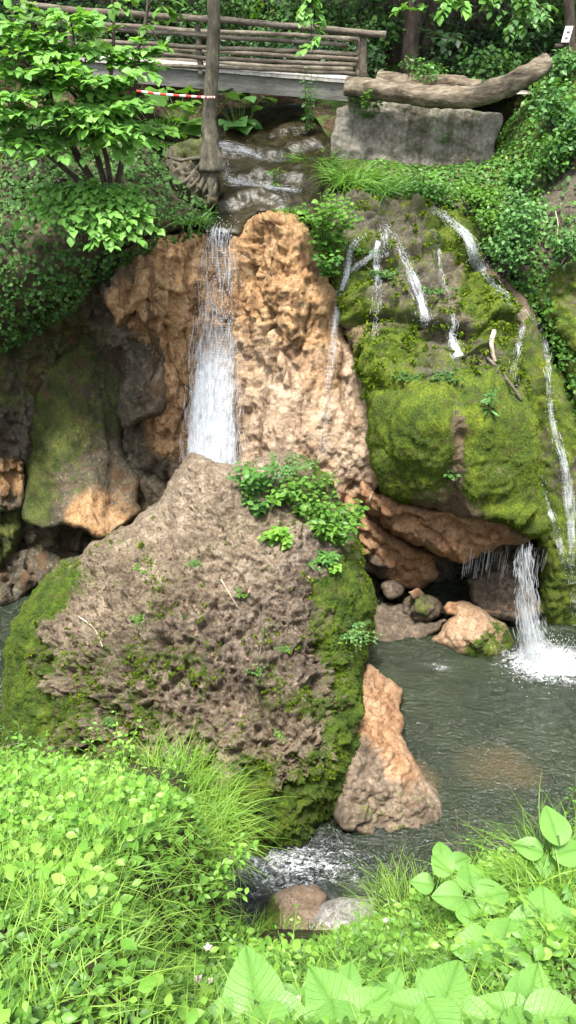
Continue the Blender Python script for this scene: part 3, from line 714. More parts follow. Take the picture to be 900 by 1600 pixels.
tag(stream, 'shallow brown stream flowing under the bridge to the lip of the fall', 'stream', kind='structure')

def soft(V, px, py, e): return .22 * fbm(V, 1.0, 4, 90) + .05 * fbm(V, 5, 3, 91)
R_left = relief('leftbank', [(-330, 120), (-100, 170), (60, 190), (180, 205), (250, 225), (290, 250), (322, 285), (330, 330), (312, 352), (260, 366), (215, 382), (170, 402), (135, 430), (105, 470), (60, 500), (0, 540), (-160, 560), (-330, 560)],
    [(-300, 150, 14), (-300, 500, 11.6), (0, 230, 13.6), (180, 230, 14.3), (290, 280, 14.4), (315, 340, 13.55), (200, 330, 12.7), (60, 330, 12.4), (230, 372, 12.75), (130, 420, 12.2), (0, 450, 11.9), (40, 510, 12.2), (300, 310, 14.0)],
    step=6, rw=40, rd=.5, thick=.8, disp=soft, seed=16)
lb = rbuild(R_left, 'bank', M['soil'])
tag(lb, 'dark earth bank above the cave overgrown with ivy', 'bank', kind='structure')
R_right = relief('rightbank', [(515, 250), (560, 246), (640, 246), (760, 246), (790, 200), (820, 160), (860, 110), (960, 60), (1120, 40), (1120, 700), (960, 690), (900, 640), (872, 560), (838, 480), (800, 432), (765, 392), (735, 345), (690, 318), (620, 304), (560, 292), (520, 275)],
    [(530, 262, 15.7), (640, 280, 15.2), (640, 250, 16.1), (760, 250, 16.0), (700, 318, 14.6), (760, 360, 14.0), (800, 430, 13.2), (850, 500, 12.7), (890, 600, 12.2), (880, 400, 13.1), (820, 300, 14.3), (890, 280, 13.9), (860, 200, 15.0), (880, 130, 16.0), (1000, 200, 14.5), (1000, 600, 12)],
    step=5, rw=30, rd=.4, thick=.9, disp=soft, seed=17)
px, py = R_right['px'], R_right['py']
moss = field(px, py, [(600, 270, .6), (700, 290, .5), (800, 250, .6), (850, 230, .65), (870, 290, .1), (860, 440, .6), (890, 330, 0), (880, 500, .8), (830, 400, .3)], 40)
rb = rbuild(R_right, 'bank', M['mound'], None, moss, np.full(len(px), .8))
tag(rb, 'mossy earth bank below the wall at the upper right', 'bank', kind='structure')

# ------------------------------------------------------------------ loose rocks
def rock(key, outline, ctrl, label, mat='stone', moss=0., tint=.5, name='rock', rw=22, rd=.3, thick=.5, seed=30, group=None, amp=1., parent=None, pale=0.):
    def dsp(V, px, py, e):
        f1, _ = worley(V, 4.5, seed)
        g1, _ = worley(V, 11., seed + 5)
        return amp * (.12 * terr(fbm(V, 2.6, 4, seed + 2), 5) + .06 * fbm(V, 2, 4, seed) + .07 * (.5 - f1) + .05 * (.5 - g1) + .03 * fbm(V, 12, 3, seed + 1))
    R, o = sub(key, outline, ctrl, moss, tint, name, step=2.6, jag=6, rw=rw * .7, rd=rd * .8, thick=thick, disp=dsp, mat=mat, seed=seed, parent=parent, pale=pale)
    tag(o, label, 'rock', group)
    return R, o
def zpt(x, y, z):    # control point with a known height
    p = unpz(x, y, z); return (x, y, p[1])
rock('block', [(575, 1038), (600, 1050), (625, 1072), (629, 1110), (624, 1150), (640, 1180), (668, 1215), (690, 1245), (696, 1270), (690, 1300), (660, 1306), (625, 1302), (600, 1318), (550, 1300), (520, 1280), (530, 1200), (545, 1100)],
     [zpt(600, 1050, .75), zpt(622, 1090, .45), zpt(590, 1120, .8), zpt(600, 1190, .7), zpt(650, 1215, .35), zpt(690, 1260, .05), zpt(640, 1255, .30), zpt(600, 1300, -.02), zpt(560, 1280, .25), zpt(690, 1300, -.15), zpt(540, 1150, .9)],
     'pale orange broken tufa block half hidden behind the big boulder', 'broken', [(600, 1100, -.5), (620, 1180, -.5), (640, 1250, .3), (600, 1270, .35), (580, 1200, -.3)], [(600, 1100, .05), (620, 1190, .05), (640, 1245, .6), (600, 1260, .9), (580, 1210, 1), (660, 1280, .8)], rw=14, rd=.2, thick=.9, seed=31, name='tufa_block', amp=1.5, pale=.36)
rock('shore', [(672, 1000), (690, 978), (712, 962), (705, 945), (730, 940), (760, 955), (790, 975), (805, 1000), (806, 1018), (780, 1030), (745, 1034), (715, 1022), (690, 1014)],
     [zpt(690, 990, .25), zpt(730, 960, .55), zpt(740, 1000, .42), zpt(790, 990, .35), zpt(745, 1030, -.02), zpt(800, 1015, -.02), zpt(690, 1012, -.02)],
     'rounded orange shore rock with green algae beside the lower right fall', 'broken', [(745, 1020, .75), (780, 1015, .6), (720, 980, -.2), (700, 1000, .1)], [(720, 980, .3), (760, 980, .5), (700, 960, .2)], seed=32, pale=.5, amp=.9, rw=14, rd=.2)
rock('mossrock', [(626, 945), (640, 928), (662, 924), (685, 935), (697, 955), (692, 966), (668, 972), (645, 974), (630, 962)],
     [zpt(640, 935, .55), zpt(670, 930, .6), zpt(665, 955, .5), zpt(690, 962, .2), zpt(645, 972, .12)], 'flat dark green mossy rock lying on the shore below the undercut', 'broken', [(660, 945, .5), (640, 965, .1), (690, 950, .2)], .7, seed=33, rw=8, rd=.1, amp=2.0)
rock('shelfrock', [(570, 960), (600, 940), (640, 945), (660, 972), (700, 968), (690, 985), (650, 1004), (600, 1008), (570, 1000)],
     [zpt(590, 960, .2), zpt(630, 960, .25), zpt(680, 975, .25), zpt(650, 1002, -.02), zpt(600, 1005, -.02)], 'dark wet low rock at the water edge behind the boulder', 'broken', 0., 1., seed=34, rw=10, rd=.12)
rock('shore_a', [(692, 948), (702, 938), (722, 942), (738, 950), (736, 964), (715, 968), (696, 962)], [zpt(705, 945, .62), zpt(705, 964, .45), zpt(735, 955, .5)], 'small orange tufa stone lying behind the rounded shore rock', 'broken', -.5, .1, seed=35, rw=6, rd=.1, amp=1.2)
rock('shore_c', [(752, 938), (775, 930), (800, 940), (806, 955), (782, 962), (758, 956)], [zpt(775, 935, .55), zpt(780, 960, .42), zpt(800, 950, .5)], 'flat rusty stone at the foot of the dark wet rock by the lower right fall', 'broken', -.3, .5, seed=43, rw=6, rd=.1, amp=1.2)
rock('shore_d', [(592, 915), (612, 905), (632, 915), (628, 930), (602, 934)], [zpt(610, 910, .75), zpt(612, 930, .6), zpt(630, 920, .65)], 'brown rubble stone under the undercut shelf', 'broken', -.4, .8, seed=44, rw=6, rd=.1, amp=1.2)
rock('shore_b', [(640, 925), (652, 918), (664, 928), (655, 938), (642, 938)], [zpt(650, 925, .8), zpt(650, 937, .65)], 'small pale stone tucked behind the flat mossy rock', 'broken', -.5, .4, seed=36, rw=6, rd=.08)
rock('backrock', [(730, 900), (770, 890), (830, 905), (850, 960), (800, 975), (760, 965), (735, 940)], [zpt(750, 910, .75), zpt(800, 915, .8), zpt(800, 965, .35), zpt(745, 945, .5)], 'dark wet rock behind the lower right fall', 'broken', .1, 1., seed=37, rw=16, rd=.2)
rock('front_brown', [(408, 1440), (414, 1412), (432, 1392), (460, 1383), (495, 1386), (512, 1400), (505, 1440), (492, 1480), (440, 1490), (412, 1480)],
     [zpt(420, 1420, .30), zpt(460, 1390, .45), zpt(505, 1400, .40), zpt(460, 1430, .62), zpt(430, 1480, .55), zpt(490, 1470, .7)], 'smooth brown stone with green edge at the foot of the near bank', 'stone', [(415, 1430, .8), (470, 1400, -.1), (460, 1450, -.2)], .1, seed=38, rw=16, rd=.2, amp=.5)
rock('front_white', [(480, 1440), (500, 1412), (530, 1402), (560, 1400), (588, 1405), (594, 1430), (580, 1470), (560, 1500), (500, 1510), (478, 1480)],
     [zpt(500, 1420, .6), zpt(560, 1405, .55), zpt(590, 1425, .6), zpt(540, 1440, .8), zpt(520, 1490, .8), zpt(570, 1480, .8)], 'rough white and grey stone beside the smooth brown stone', 'stone', [(500, 1470, .4), (540, 1420, -.4), (560, 1450, -.3)], [(530, 1415, 1), (550, 1450, 1), (500, 1470, .4), (580, 1410, .9)], seed=39, rw=14, rd=.2)
rock('bank_pale', [(268, 1360), (285, 1345), (305, 1350), (312, 1375), (306, 1398), (285, 1402), (270, 1385)], [(290, 1350, 4.55), (290, 1395, 4.4), (305, 1375, 4.5)], 'pale grey limestone lump poking out of the left grassy bank', 'stone', [(290, 1375, -.3), (280, 1395, .1)], 1., seed=40, rw=10, rd=.1, thick=.3)
rock('right_yellow', [(845, 450), (870, 415), (900, 405), (960, 430), (960, 560), (900, 560), (868, 520)], [(860, 460, 12.8), (900, 420, 12.7), (900, 540, 12.2), (950, 500, 12.2)], 'yellow brown outcrop with moss at the right edge above the slope', 'mound', [(880, 440, .6), (880, 520, .9), (920, 470, .4)], .6, seed=42, rw=20, rd=.3)
rock('rootclump', [(258, 232), (285, 215), (318, 214), (338, 240), (346, 285), (342, 322), (318, 330), (290, 318), (268, 300), (256, 262)], [(270, 235, 14.25), (310, 220, 14.3), (300, 270, 13.95), (335, 260, 14.0), (320, 320, 13.75), (275, 300, 13.95)], 'eroded clod of earth and tufa held by the roots of the slim tree', 'cliff', [(300, 225, .6), (300, 310, .45), (270, 280, 0)], [(300, 230, .8), (300, 300, .75)], seed=45, rw=16, rd=.25, thick=.6, amp=2.2, name='root_clod')
# ================================================================== FALLING WATER
m, nt, out = newmat('falling_water'); b = NB(nt)
p = b.n('ShaderNodeBsdfPrincipled'); p.inputs['Base Color'].default_value = (.75, .78, .81, 1); p.inputs['Roughness'].default_value = .25
p.inputs['Specular IOR Level'].default_value = .6
tr = b.n('ShaderNodeBsdfTranslucent'); tr.inputs['Color'].default_value = (.6, .63, .66, 1)
m1 = b.n('ShaderNodeMixShader'); m1.inputs[0].default_value = .4; b.l(p.outputs[0], m1.inputs[1]); b.l(tr.outputs[0], m1.inputs[2])
b.l(m1.outputs[0], out.inputs['Surface']); M['fall'] = m
m, nt, out = newmat('water_film'); b = NB(nt)
cv = b.n('ShaderNodeCombineXYZ'); b.l(b.attr('su'), cv.inputs[0]); b.l(b.attr('sv'), cv.inputs[1])
n1 = b.noise(1., 5, .65, b.scalevec(cv.outputs[0], (24, 1.8, 1)), .7); n2 = b.noise(1., 4, .7, b.scalevec(cv.outputs[0], (70, 9., 1)), .5)
n0 = b.noise(1., 3, .6, b.scalevec(cv.outputs[0], (7., 2.2, 1)), 1.2)
a = b.math('ADD', b.math('ADD', b.math('MULTIPLY', n1, .45), b.math('MULTIPLY', n2, .35)), b.math('MULTIPLY', n0, .3))
al = b.rng(b.math('ADD', a, b.math('MULTIPLY', b.math('SUBTRACT', b.attr('dens'), .5), .7)), .47, .80, 0., .85)
p = b.n('ShaderNodeBsdfPrincipled'); p.inputs['Base Color'].default_value = (.64, .68, .72, 1); p.inputs['Roughness'].default_value = .2
b.l(al, p.inputs['Alpha']); b.l(b.bump(a, .5, .03), p.inputs['Normal'])
b.l(p.outputs[0], out.inputs['Surface']); M['film'] = m

def frames(path, hw, n):
    P = curve(path, n); W = np.interp(np.linspace(0, 1, n), np.linspace(0, 1, len(hw)), hw)
    T = nrm(np.gradient(P, axis=0))
    view = nrm(P - np.array([0, 0, H]))
    Sd = nrm(np.cross(T, view)); Nn = nrm(np.cross(Sd, T)); Nn = np.where(((Nn * view).sum(1) > 0)[:, None], -Nn, Nn)
    ln = np.concatenate([[0], np.cumsum(np.linalg.norm(np.diff(P, axis=0), axis=1))])
    return P, W, T, Sd, Nn, ln

def film(mb, path, hw, dens=.5, nu=16, nv=60, bulge=.25, seed=0, off=0., fade=.02, feather=4.):
    P, W, T, Sd, Nn, ln = frames(path, hw, nv)
    u = np.linspace(-1, 1, nu)
    V = P[:, None] + Sd[:, None] * (W[:, None] * u)[..., None] + Nn[:, None] * ((W[:, None] * bulge) * (1 - u ** 2) + off)[..., None]
    V = V + .05 * W[:, None, None] * np.stack([fbm(V * 3, 2, 2, seed + k) for k in range(3)], -1)
    d = np.interp(np.linspace(0, 1, nv), np.linspace(0, 1, len(np.atleast_1d(dens))), np.atleast_1d(dens))
    tt = np.linspace(0, 1, nv)[:, None]
    D = d[:, None] * np.clip(1.25 * (1 - np.abs(u) ** feather), 0, 1)[None] - .6 * (np.abs(u) > .97) - .8 * (1 - sstep(0, fade, tt)) - .8 * sstep(1 - fade, 1, tt)
    i = np.arange(nv - 1)[:, None] * nu + np.arange(nu - 1)[None]
    mb.add(V.reshape(-1, 3), np.stack([i, i + 1, i + nu + 1, i + nu], -1).reshape(-1, 4), su=(u[None] * W[:, None] + seed * 3.3).ravel(), sv=(ln[:, None] + 0 * u).ravel(), dens=D.ravel())

def strands(mb, path, hw, n, len_r=(.15, .9), r=(.003, .009), out=.1, seed=0, upow=1., vpow=1., ufun=None):
    rr = np.random.default_rng(seed)
    P, W, T, Sd, Nn, ln = frames(path, hw, 80); L = ln[-1]
    for k in range(n):
        l = min(L * .95, rr.uniform(*len_r)); s0 = (rr.random() ** vpow) * (L - l)
        u = ufun(rr, s0 / L) if ufun else rr.uniform(-1, 1) * rr.random() ** (upow - 1 if upow > 1 else 0)
        ss = np.linspace(s0, s0 + l, max(4, int(l / .07)))
        f = lambda A: np.stack([np.interp(ss, ln, A[:, q]) for q in range(3)], -1)
        w_ = np.interp(ss, ln, W)
        o = rr.random() * out
        wob = .03 * np.sin(ss * rr.uniform(3, 9) + rr.random() * 6)
        pts = f(P) + f(Sd) * (w_ * u + wob)[:, None] + f(Nn) * o
        t = np.linspace(0, 1, len(ss)); rad = rr.uniform(*r) * (np.sin(math.pi * (.08 + .9 * t)) ** .6) + 1e-4
        tube(mb, pts, rad, 4, caps=False)

def drops(mb, P, r):
    """small octahedral droplets"""
    P = np.asarray(P); n = len(P); o = np.array([[1, 0, 0], [-1, 0, 0], [0, 1, 0], [0, -1, 0], [0, 0, 1.4], [0, 0, -1.4]], float)
    r = np.broadcast_to(r, (n,))
    V = (P[:, None] + o[None] * r[:, None, None]).reshape(-1, 3)
    f = np.array([[0, 2, 4], [2, 1, 4], [1, 3, 4], [3, 0, 4], [2, 0, 5], [1, 2, 5], [3, 1, 5], [0, 3, 5]])
    mb.add(V, (f[None] + (np.arange(n) * 6)[:, None, None]).reshape(-1, 3))

def fall_thing(label, loc, group=None):
    return empty('waterfall', loc, label, 'waterfall', group)

# main fall
mp_ = [(344, 358, 13.5), (343, 372, 13.35), (343, 420, 13.22), (340, 480, 13.12), (337, 540, 12.98), (333, 600, 12.8), (331, 660, 12.65), (331, 735, 12.5)]
path = np.array([unp(*q) for q in mp_]); hw = np.array([26, 29, 36, 41, 45, 49, 54, 60]) * .0098
t = fall_thing('tall white waterfall pouring down the fresh orange rock scar', path[-1])
mb = MB()
film(mb, path, hw, [.5, .46, .4, .4, .5, .6, .66, .66], 26, 110, .15, 1, 0., .02, 2.)
film(mb, path, hw * 1.22, [.3, .3, .28, .3, .36, .45, .5, .5], 26, 110, .1, 8, -.03, .02, 1.2)
film(mb, path, hw * .95, [.35, .35, .34, .36, .5, .62, .7, .7], 26, 110, .3, 2, .06)
film(mb, path, hw * .8, [.2, .25, .25, .3, .42, .58, .64, .66], 26, 110, .4, 3, .12)
mb.build('water_curtain', M['film'], t)
mb = MB()
def umain(r_, s_):
    if r_.random() < .62: return float(np.clip(r_.normal(-.4, .24), -.95, .9))
    if r_.random() < .5: return float(np.clip(r_.normal(.5, .18), -.9, .93))
    return r_.uniform(-.9, .92)
strands(mb, path, hw, 300, (.08, .45), (.0015, .005), .16, 4, ufun=umain)
strands(mb, path[4:], hw[4:], 330, (.05, .25), (.0015, .006), .25, 5)
P_, W_, T_, S_, N_, l_ = frames(path, hw, 100)
ii = (100 * rng.random(2600) ** .55).astype(int).clip(0, 99)
drops(mb, P_[ii] + S_[ii] * (W_[ii] * rng.normal(0, .5, 2600).clip(-1.25, 1.25))[:, None] + N_[ii] * (rng.random(2600) * .35)[:, None], rng.uniform(.003, .009, 2600))
tag(mb.build('falling_strands', M['fall'], t), kind='stuff')
def onrock(pts, off=.05, keys=('mound', 'slope', 'slab', 'stream', 'rightbank', 'cliff')):
    if all(len(q) == 2 for q in pts):
        A = np.array(pts, float); s_ = np.concatenate([[0], np.cumsum(np.linalg.norm(np.diff(A, axis=0), axis=1))]); m_ = max(len(A), int(s_[-1] / 7) + 2)
        u_ = np.linspace(0, s_[-1], m_); A = np.stack([np.interp(u_, s_, A[:, k]) for k in (0, 1)], -1)
        o = np.array([hit(x, y, keys)[0] for x, y in A]); dd = np.linalg.norm(o - np.array([0, 0, H]), axis=1)
        nd = np.minimum(dd, np.minimum(np.roll(dd, 1), np.roll(dd, -1))); nd[0] = dd[0]; nd[-1] = dd[-1]
        for _ in range(2): nd[1:-1] = (nd[:-2] + 2 * nd[1:-1] + nd[2:]) / 4
        ray = nrm(o - np.array([0, 0, H])); return np.array([0, 0, H]) + ray * (nd - off)[:, None]
    o = []
    for q in pts:
        if len(q) == 3: o.append(unp(*q)); continue
        h = hit(q[0], q[1], keys)
        v = nrm(np.array([0, 0, H]) - h[0])
        o.append(h[0] + v * off)
    return np.array(o)

def small_fall(pts, hwpx, label, n=60, dens=.6, seed=0, group='small falls running over the mossy mound', off=.06, r=(.002, .006), ln_=(.1, .5), nu=10, films=2):
    p_ = onrock(pts, off)
    hw_ = np.array(hwpx) * .0125
    t = fall_thing(label, p_[-1], group)
    a = MB()
    for k in range(films): film(a, p_, hw_ * (1 - .15 * k), np.asarray(dens) * .64, nu, 60, .08 + .08 * k, seed + k, .02 * k, .05, 1.8)
    a.build('water_film', M['film'], t)
    c = MB(); strands(c, p_, hw_ * .7, int(n * .35), (.04, .2), (r[0] * .5, r[1] * .5), .05, seed + 9)
    rr_ = np.random.default_rng(seed); Pq, Wq, Tq, Sq, Nq, lq = frames(p_, hw_, 60); iq = rr_.integers(0, 60, n * 3); drops(c, Pq[iq] + Sq[iq] * (Wq[iq] * rr_.normal(0, .45, n * 3))[:, None] + Nq[iq] * (rr_.random(n * 3) * .05)[:, None], rr_.uniform(.002, .006, n * 3))
    tag(c.build('falling_strands', M['fall'], t), kind='stuff')
    return t
G2 = 'thin streams on the right slope'
small_fall([(572, 366), (558, 374), (549, 386), (545, 405), (541, 430), (530, 462), (524, 500), (520, 545), (513, 600), (508, 660), (507, 715)], [8, 8, 7, 7, 8, 7, 8, 9, 10, 11, 12], 'thin white trickle dropping free between the orange face and the mossy mound', 260, [.7, .8, .85, .85, .8, .75, .7, .66, .56, .5, .4], 20, r=(.0015, .005), ln_=(.1, .5), off=.10)
small_fall([(592, 375), (588, 392), (574, 404), (560, 413), (545, 428)], [7, 7, 6, 7, 6], 'short sideways trickle feeding the thin free falling trickle', 60, .8, 24)
small_fall([(590, 388), (588, 410), (588, 430), (591, 460), (586, 495), (584, 530)], [7, 8, 9, 8, 7, 5], 'narrow trickle falling over dark stones near the top of the mound', 60, [.75, .8, .7, .6, .5, .4], 28)
small_fall([(605, 355), (622, 380), (636, 412), (648, 440), (658, 470), (668, 508)], [6, 7, 9, 11, 13, 15], 'white trickle in the middle of the mossy mound', 160, [.5, .55, .72, .8, .78, .7], 32)
small_fall([(680, 365), (686, 390), (689, 415), (693, 445), (703, 462), (706, 485)], [4, 5, 6, 5, 5, 5], 'faint trickle over rusty rock beside the yellow moss cushion', 25, [.4, .6, .65, .6, .65, .6], 36)
small_fall([(706, 490), (711, 505), (705, 525), (711, 545), (718, 562)], [4, 6, 6, 11, 12], 'small white cascade between green moss cushions', 90, [.6, .75, .8, .85, .8], 40)
small_fall([(596, 352), (602, 368), (604, 385), (600, 402)], [12, 11, 9, 6], 'thin sheet of water sliding over the top edge of the mound', 40, .55, 44)
small_fall([(676, 326), (695, 338), (712, 352), (728, 366), (740, 392), (748, 415), (756, 432), (775, 448), (795, 466)], [6, 7, 8, 10, 14, 15, 12, 8, 5], 'white side stream rushing down the groove behind the mossy mound', 240, [.6, .75, .8, .85, .9, .9, .8, .6, .45], 48, off=.08)
small_fall([(786, 460), (800, 478), (812, 495), (816, 515), (808, 545), (802, 575), (806, 610)], [5, 6, 8, 8, 7, 6, 5], 'thin stream on the brown upper part of the right slope', 50, [.45, .6, .72, .72, .65, .55, .4], 52, group=G2)
small_fall([(790, 462), (820, 484), (845, 510), (855, 545), (857, 590), (860, 640), (868, 680), (880, 715), (888, 760), (893, 830), (896, 900), (899, 985)], [4, 5, 6, 7, 7, 8, 11, 13, 11, 9, 9, 12], 'long thin stream down the right slope from the groove to the pool', 200, [.4, .5, .7, .72, .72, .75, .8, .85, .75, .65, .6, .6], 56, group=G2)
small_fall([(846, 740), (850, 775), (858, 800), (868, 830), (878, 865), (888, 910)], [5, 7, 11, 10, 8, 6], 'short stream across the lower green part of the right slope', 60, [.4, .65, .8, .75, .6, .4], 60, group=G2)
small_fall([(338, 226), (352, 228), (372, 232), (395, 240), (412, 250)], [9, 10, 11, 8, 5], 'small rapid under the bridge', 100, .75, 68, group='small rapids in the upper stream')
small_fall([(352, 280), (372, 284), (405, 290), (445, 296), (470, 298)], [6, 9, 9, 8, 5], 'low line of foam across the upper stream', 120, .75, 72, group='small rapids in the upper stream')
small_fall([(346, 252), (352, 262), (356, 272)], [8, 8, 6], 'tiny rapid beside the roots of the tree', 25, .55, 76, group='small rapids in the upper stream')

# lower right fall
lp = np.array([unp(822, 846, 10.62), unp(820, 860, 10.55), unp(820, 900, 10.5), unp(824, 950, 10.48), unp(832, 1000, 10.45), np.array([*unpz(840, 1030)[:2], .02])])
hw = np.array([.13, .15, .17, .21, .30, .46])
t = fall_thing('white fall dropping from the mossy overhang into the pool at lower right', lp[-1])
a = MB(); film(a, lp, hw, [.35, .45, .5, .5, .6, .65], 18, 70, .3, 80); film(a, lp, hw * .7, [.3, .45, .5, .55, .65, .7], 18, 70, .5, 81, .05)
a.build('water_curtain', M['film'], t)
a = MB(); strands(a, lp, hw, 240, (.06, .35), (.0015, .005), .2, 82)
# splash thrown up and out
n = 1300; az = rng.uniform(-2.6, .7, n); r_ = np.abs(rng.normal(0, .38, n)) + .03; zz = np.abs(rng.normal(0, .30, n)) * np.exp(-r_ * 1.3)
cx, cy = fall_foot[0], fall_foot[1]
drops(a, np.stack([cx + r_ * np.cos(az) * 1.1, cy + r_ * np.sin(az) * .8, .03 + zz], -1), rng.uniform(.003, .009, n))
tag(a.build('falling_strands', M['fall'], t), kind='stuff')
# foam on the water around the foot
def foam(n, sx, sy, cx, cy, seed, smax=.05, rings=0.):
    r = np.random.default_rng(seed); mb = MB()
    x = cx + r.normal(0, sx, n); y = cy + r.normal(0, sy, n)
    z = zwater(x, y) + .006
    k = 7; an = np.linspace(0, 2 * math.pi, k, endpoint=False)
    rad = (r.random(n) ** 2 * smax + .006)[:, None] * (1 + .5 * r.normal(size=(n, k)).clip(-1, 1))
    rot = r.uniform(-.5, .5, n)[:, None]; st = 1.8
    lx = rad * np.cos(an) * st; ly = rad * np.sin(an) * .6
    V = np.stack([x[:, None] + lx * np.cos(rot) - ly * np.sin(rot), y[:, None] + lx * np.sin(rot) + ly * np.cos(rot), np.repeat(z[:, None], k, 1)], -1)
    top = np.stack([x, y, z + .006], -1)[:, None]
    V = np.concatenate([V, top], 1).reshape(-1, 3); j = np.arange(k)
    f = np.stack([j, (j + 1) % k, j * 0 + k], -1)
    mb.add(V, (f[None] + (np.arange(n) * (k + 1))[:, None, None]).reshape(-1, 3)); return mb
m, nt, out = newmat('foam_film'); b = NB(nt)
n1 = b.noise(6., 5, .7, b.scalevec(b.pos(), (1, 1.5, 1)), 1.); n2 = b.noise(28., 4, .7, b.scalevec(b.pos(), (1, 1.7, 1)), .6)
a_ = b.math('ADD', b.math('MULTIPLY', n1, .55), b.math('MULTIPLY', n2, .45))
al = b.rng(b.math('ADD', a_, b.math('SUBTRACT', b.attr('dens'), .5)), .48, .72, 0., .92)
p = b.n('ShaderNodeBsdfPrincipled'); p.inputs['Base Color'].default_value = (.5, .53, .55, 1); p.inputs['Roughness'].default_value = .5
b.l(al, p.inputs['Alpha']); b.l(b.bump(a_, .6, .03), p.inputs['Normal']); b.l(p.outputs[0], out.inputs['Surface']); M['foam'] = m
def foamsheet(cx, cy, rx, ry, d0, d1, lift=.006, rough=.0, n=70, flow=None):
    u, v = np.meshgrid(np.linspace(-1, 1, n), np.linspace(-1, 1, n)); x = cx + rx * u; y = cy + ry * v
    rr_ = np.sqrt(u * u + v * v); z = zwater(x, y) + lift + rough * np.exp(-(rr_ * 2.2) ** 2) * (.5 + fbm(np.stack([x, y, 0 * x], -1), 6., 3, 9))
    d = d1 + (d0 - d1) * np.clip(1 - rr_, 0, 1) - .6 * sstep(.85, 1., rr_)
    i = np.arange(n - 1)[:, None] * n + np.arange(n - 1)[None]; mb = MB()
    mb.add(np.stack([x, y, z], -1).reshape(-1, 3), np.stack([i, i + 1, i + n + 1, i + n], -1).reshape(-1, 4), dens=d.ravel()); return mb
foamsheet(cx + .12, cy - .05, 1.7, 1.05, .80, .20, .008, .12).build('foam', M['foam'], t)
q5 = unpz(455, 1350); tag(foamsheet(q5[0], q5[1], 1.3, .62, .62, .40).build('foam', M['foam']), 'broken white streaks imitating sky reflections on the fast run in front of the boulder', 'foam', kind='stuff')  # sky glints on the water laid on as a white sheet
# fine drips along the overhang lip
t = empty('drip_curtain', unpz(750, 990), 'fine curtain of drips falling from the overhang left of the lower white fall', 'drips')
a = MB()
for k in range(70):
    x = rng.choice([rng.uniform(725, 800), rng.uniform(835, 856)], p=[.72, .28]); y0 = 856 + rng.uniform(-2, 30); yy = y0 + rng.uniform(25, 95)
    Y = rng.uniform(10.75, 10.95); top = unp(x, y0, Y)
    l = rng.uniform(.08, .45); q = np.stack([np.full(5, top[0]), np.full(5, top[1]), np.linspace(top[2], max(.3, top[2] - l), 5)], -1)
    tube(a, q, rng.uniform(.0008, .002), 4, caps=False)
tag(a.build('drips', M['fall'], t), kind='stuff')
cx2, cy2 = unpz(690, 1042)[:2]
tag(foamsheet(cx2, cy2, .8, .45, .56, .25).build('foam', M['foam']), 'speckled foam where drips hit the pool below the undercut', 'foam', kind='stuff')

# ================================================================== BRIDGE, WALL, LOGS, SIGN
def pole(mb, a, b_, r0, r1, n=24, wob=.03, seed=0, sides=10, sag=0.):
    t_ = np.linspace(0, 1, n)[:, None]; p_ = np.asarray(a) * (1 - t_) + np.asarray(b_) * t_
    w_ = np.stack([fbm(np.c_[t_[:, 0] * 3, np.full(n, seed * 2.7), np.full(n, k)], 1., 3, k) for k in range(3)], -1)
    p_ = p_ + wob * w_; p_[:, 2] -= sag * np.sin(math.pi * t_[:, 0])
    tube(mb, p_, np.linspace(r0, r1, n) * (1 + .12 * pnoise(np.c_[t_[:, 0] * 9, t_[:, 0] * 0 + seed, t_[:, 0] * 0], 3)), sides, .25, seed=seed)

YB0, YB1 = 17.6, 16.5     # the near side of the bridge at its left and right end
def bp(x, y, dY=0.):
    Y = YB0 + (YB1 - YB0) * (x - 60) / (540 - 60)
    return unp(x, y, Y + dY)
bridge = empty('footbridge', bp(330, 150), 'wooden footbridge with pole railings over the upper stream', 'bridge')
# deck: planks laid across, built as one slab with grooves in its mesh
A0, B0 = bp(120, 95), bp(545, 130); width = 1.5
dirv = nrm(B0 - A0); back = np.array([.06, 1, 0.05]); npl = 44
mb = MB()
def box(mb, o, ux, uy, uz):
    V = np.array([o + ux * i + uy * j + uz * k for i in (0, 1) for j in (0, 1) for k in (0, 1)])
    mb.add(V, np.array([[0, 1, 3, 2], [4, 6, 7, 5], [0, 4, 5, 1], [2, 3, 7, 6], [0, 2, 6, 4], [1, 5, 7, 3]]))
Lb = np.linalg.norm(B0 - A0)
for k in range(npl):
    o = A0 + dirv * Lb * k / npl + np.array([0, 0, rng.uniform(-.003, .003)]) - back * rng.uniform(.0, .015)
    box(mb, o, dirv * (Lb / npl - .004), back * width, np.array([0, 0, .045]))
mb.build('deck', M['deck'], bridge, False)
mb = MB(); box(mb, A0 - np.array([0, .0, .30]) + back * .05, dirv * Lb, back * .16, np.array([0, 0, .296]))
mb.build('side_beam', M['beam'], bridge, False)
mb = MB(); box(mb, A0 - np.array([0, .0, .30]) + back * (width - .2), dirv * Lb, back * .16, np.array([0, 0, .296]))
mb.build('side_beam', M['beam'], bridge, False)
def rail(x0, y0, x1, y1, r0, r1, s_, dY=-.02, mat='rail'):
    mb = MB(); pole(mb, bp(x0, y0, dY), bp(x1, y1, dY), r0, r1, 30, .05, s_); mb.build('rail', M[mat], bridge)
rail(40, 8, 605, 53, .06, .055, 1, -.1); rail(60, 36, 545, 70, .042, .038, 2)
rail(150, 66, 560, 84, .042, .038, 3); rail(190, 83, 556, 102, .042, .038, 4); rail(200, 100, 556, 116, .038, .036, 5)
for x0, y0, x1, y1, s_ in [(30, 30, 560, 62, 6), (30, 64, 560, 92, 7), (120, 86, 550, 108, 8)]:
    rail(x0, y0, x1, y1, .042, .038, s_, width - .1)
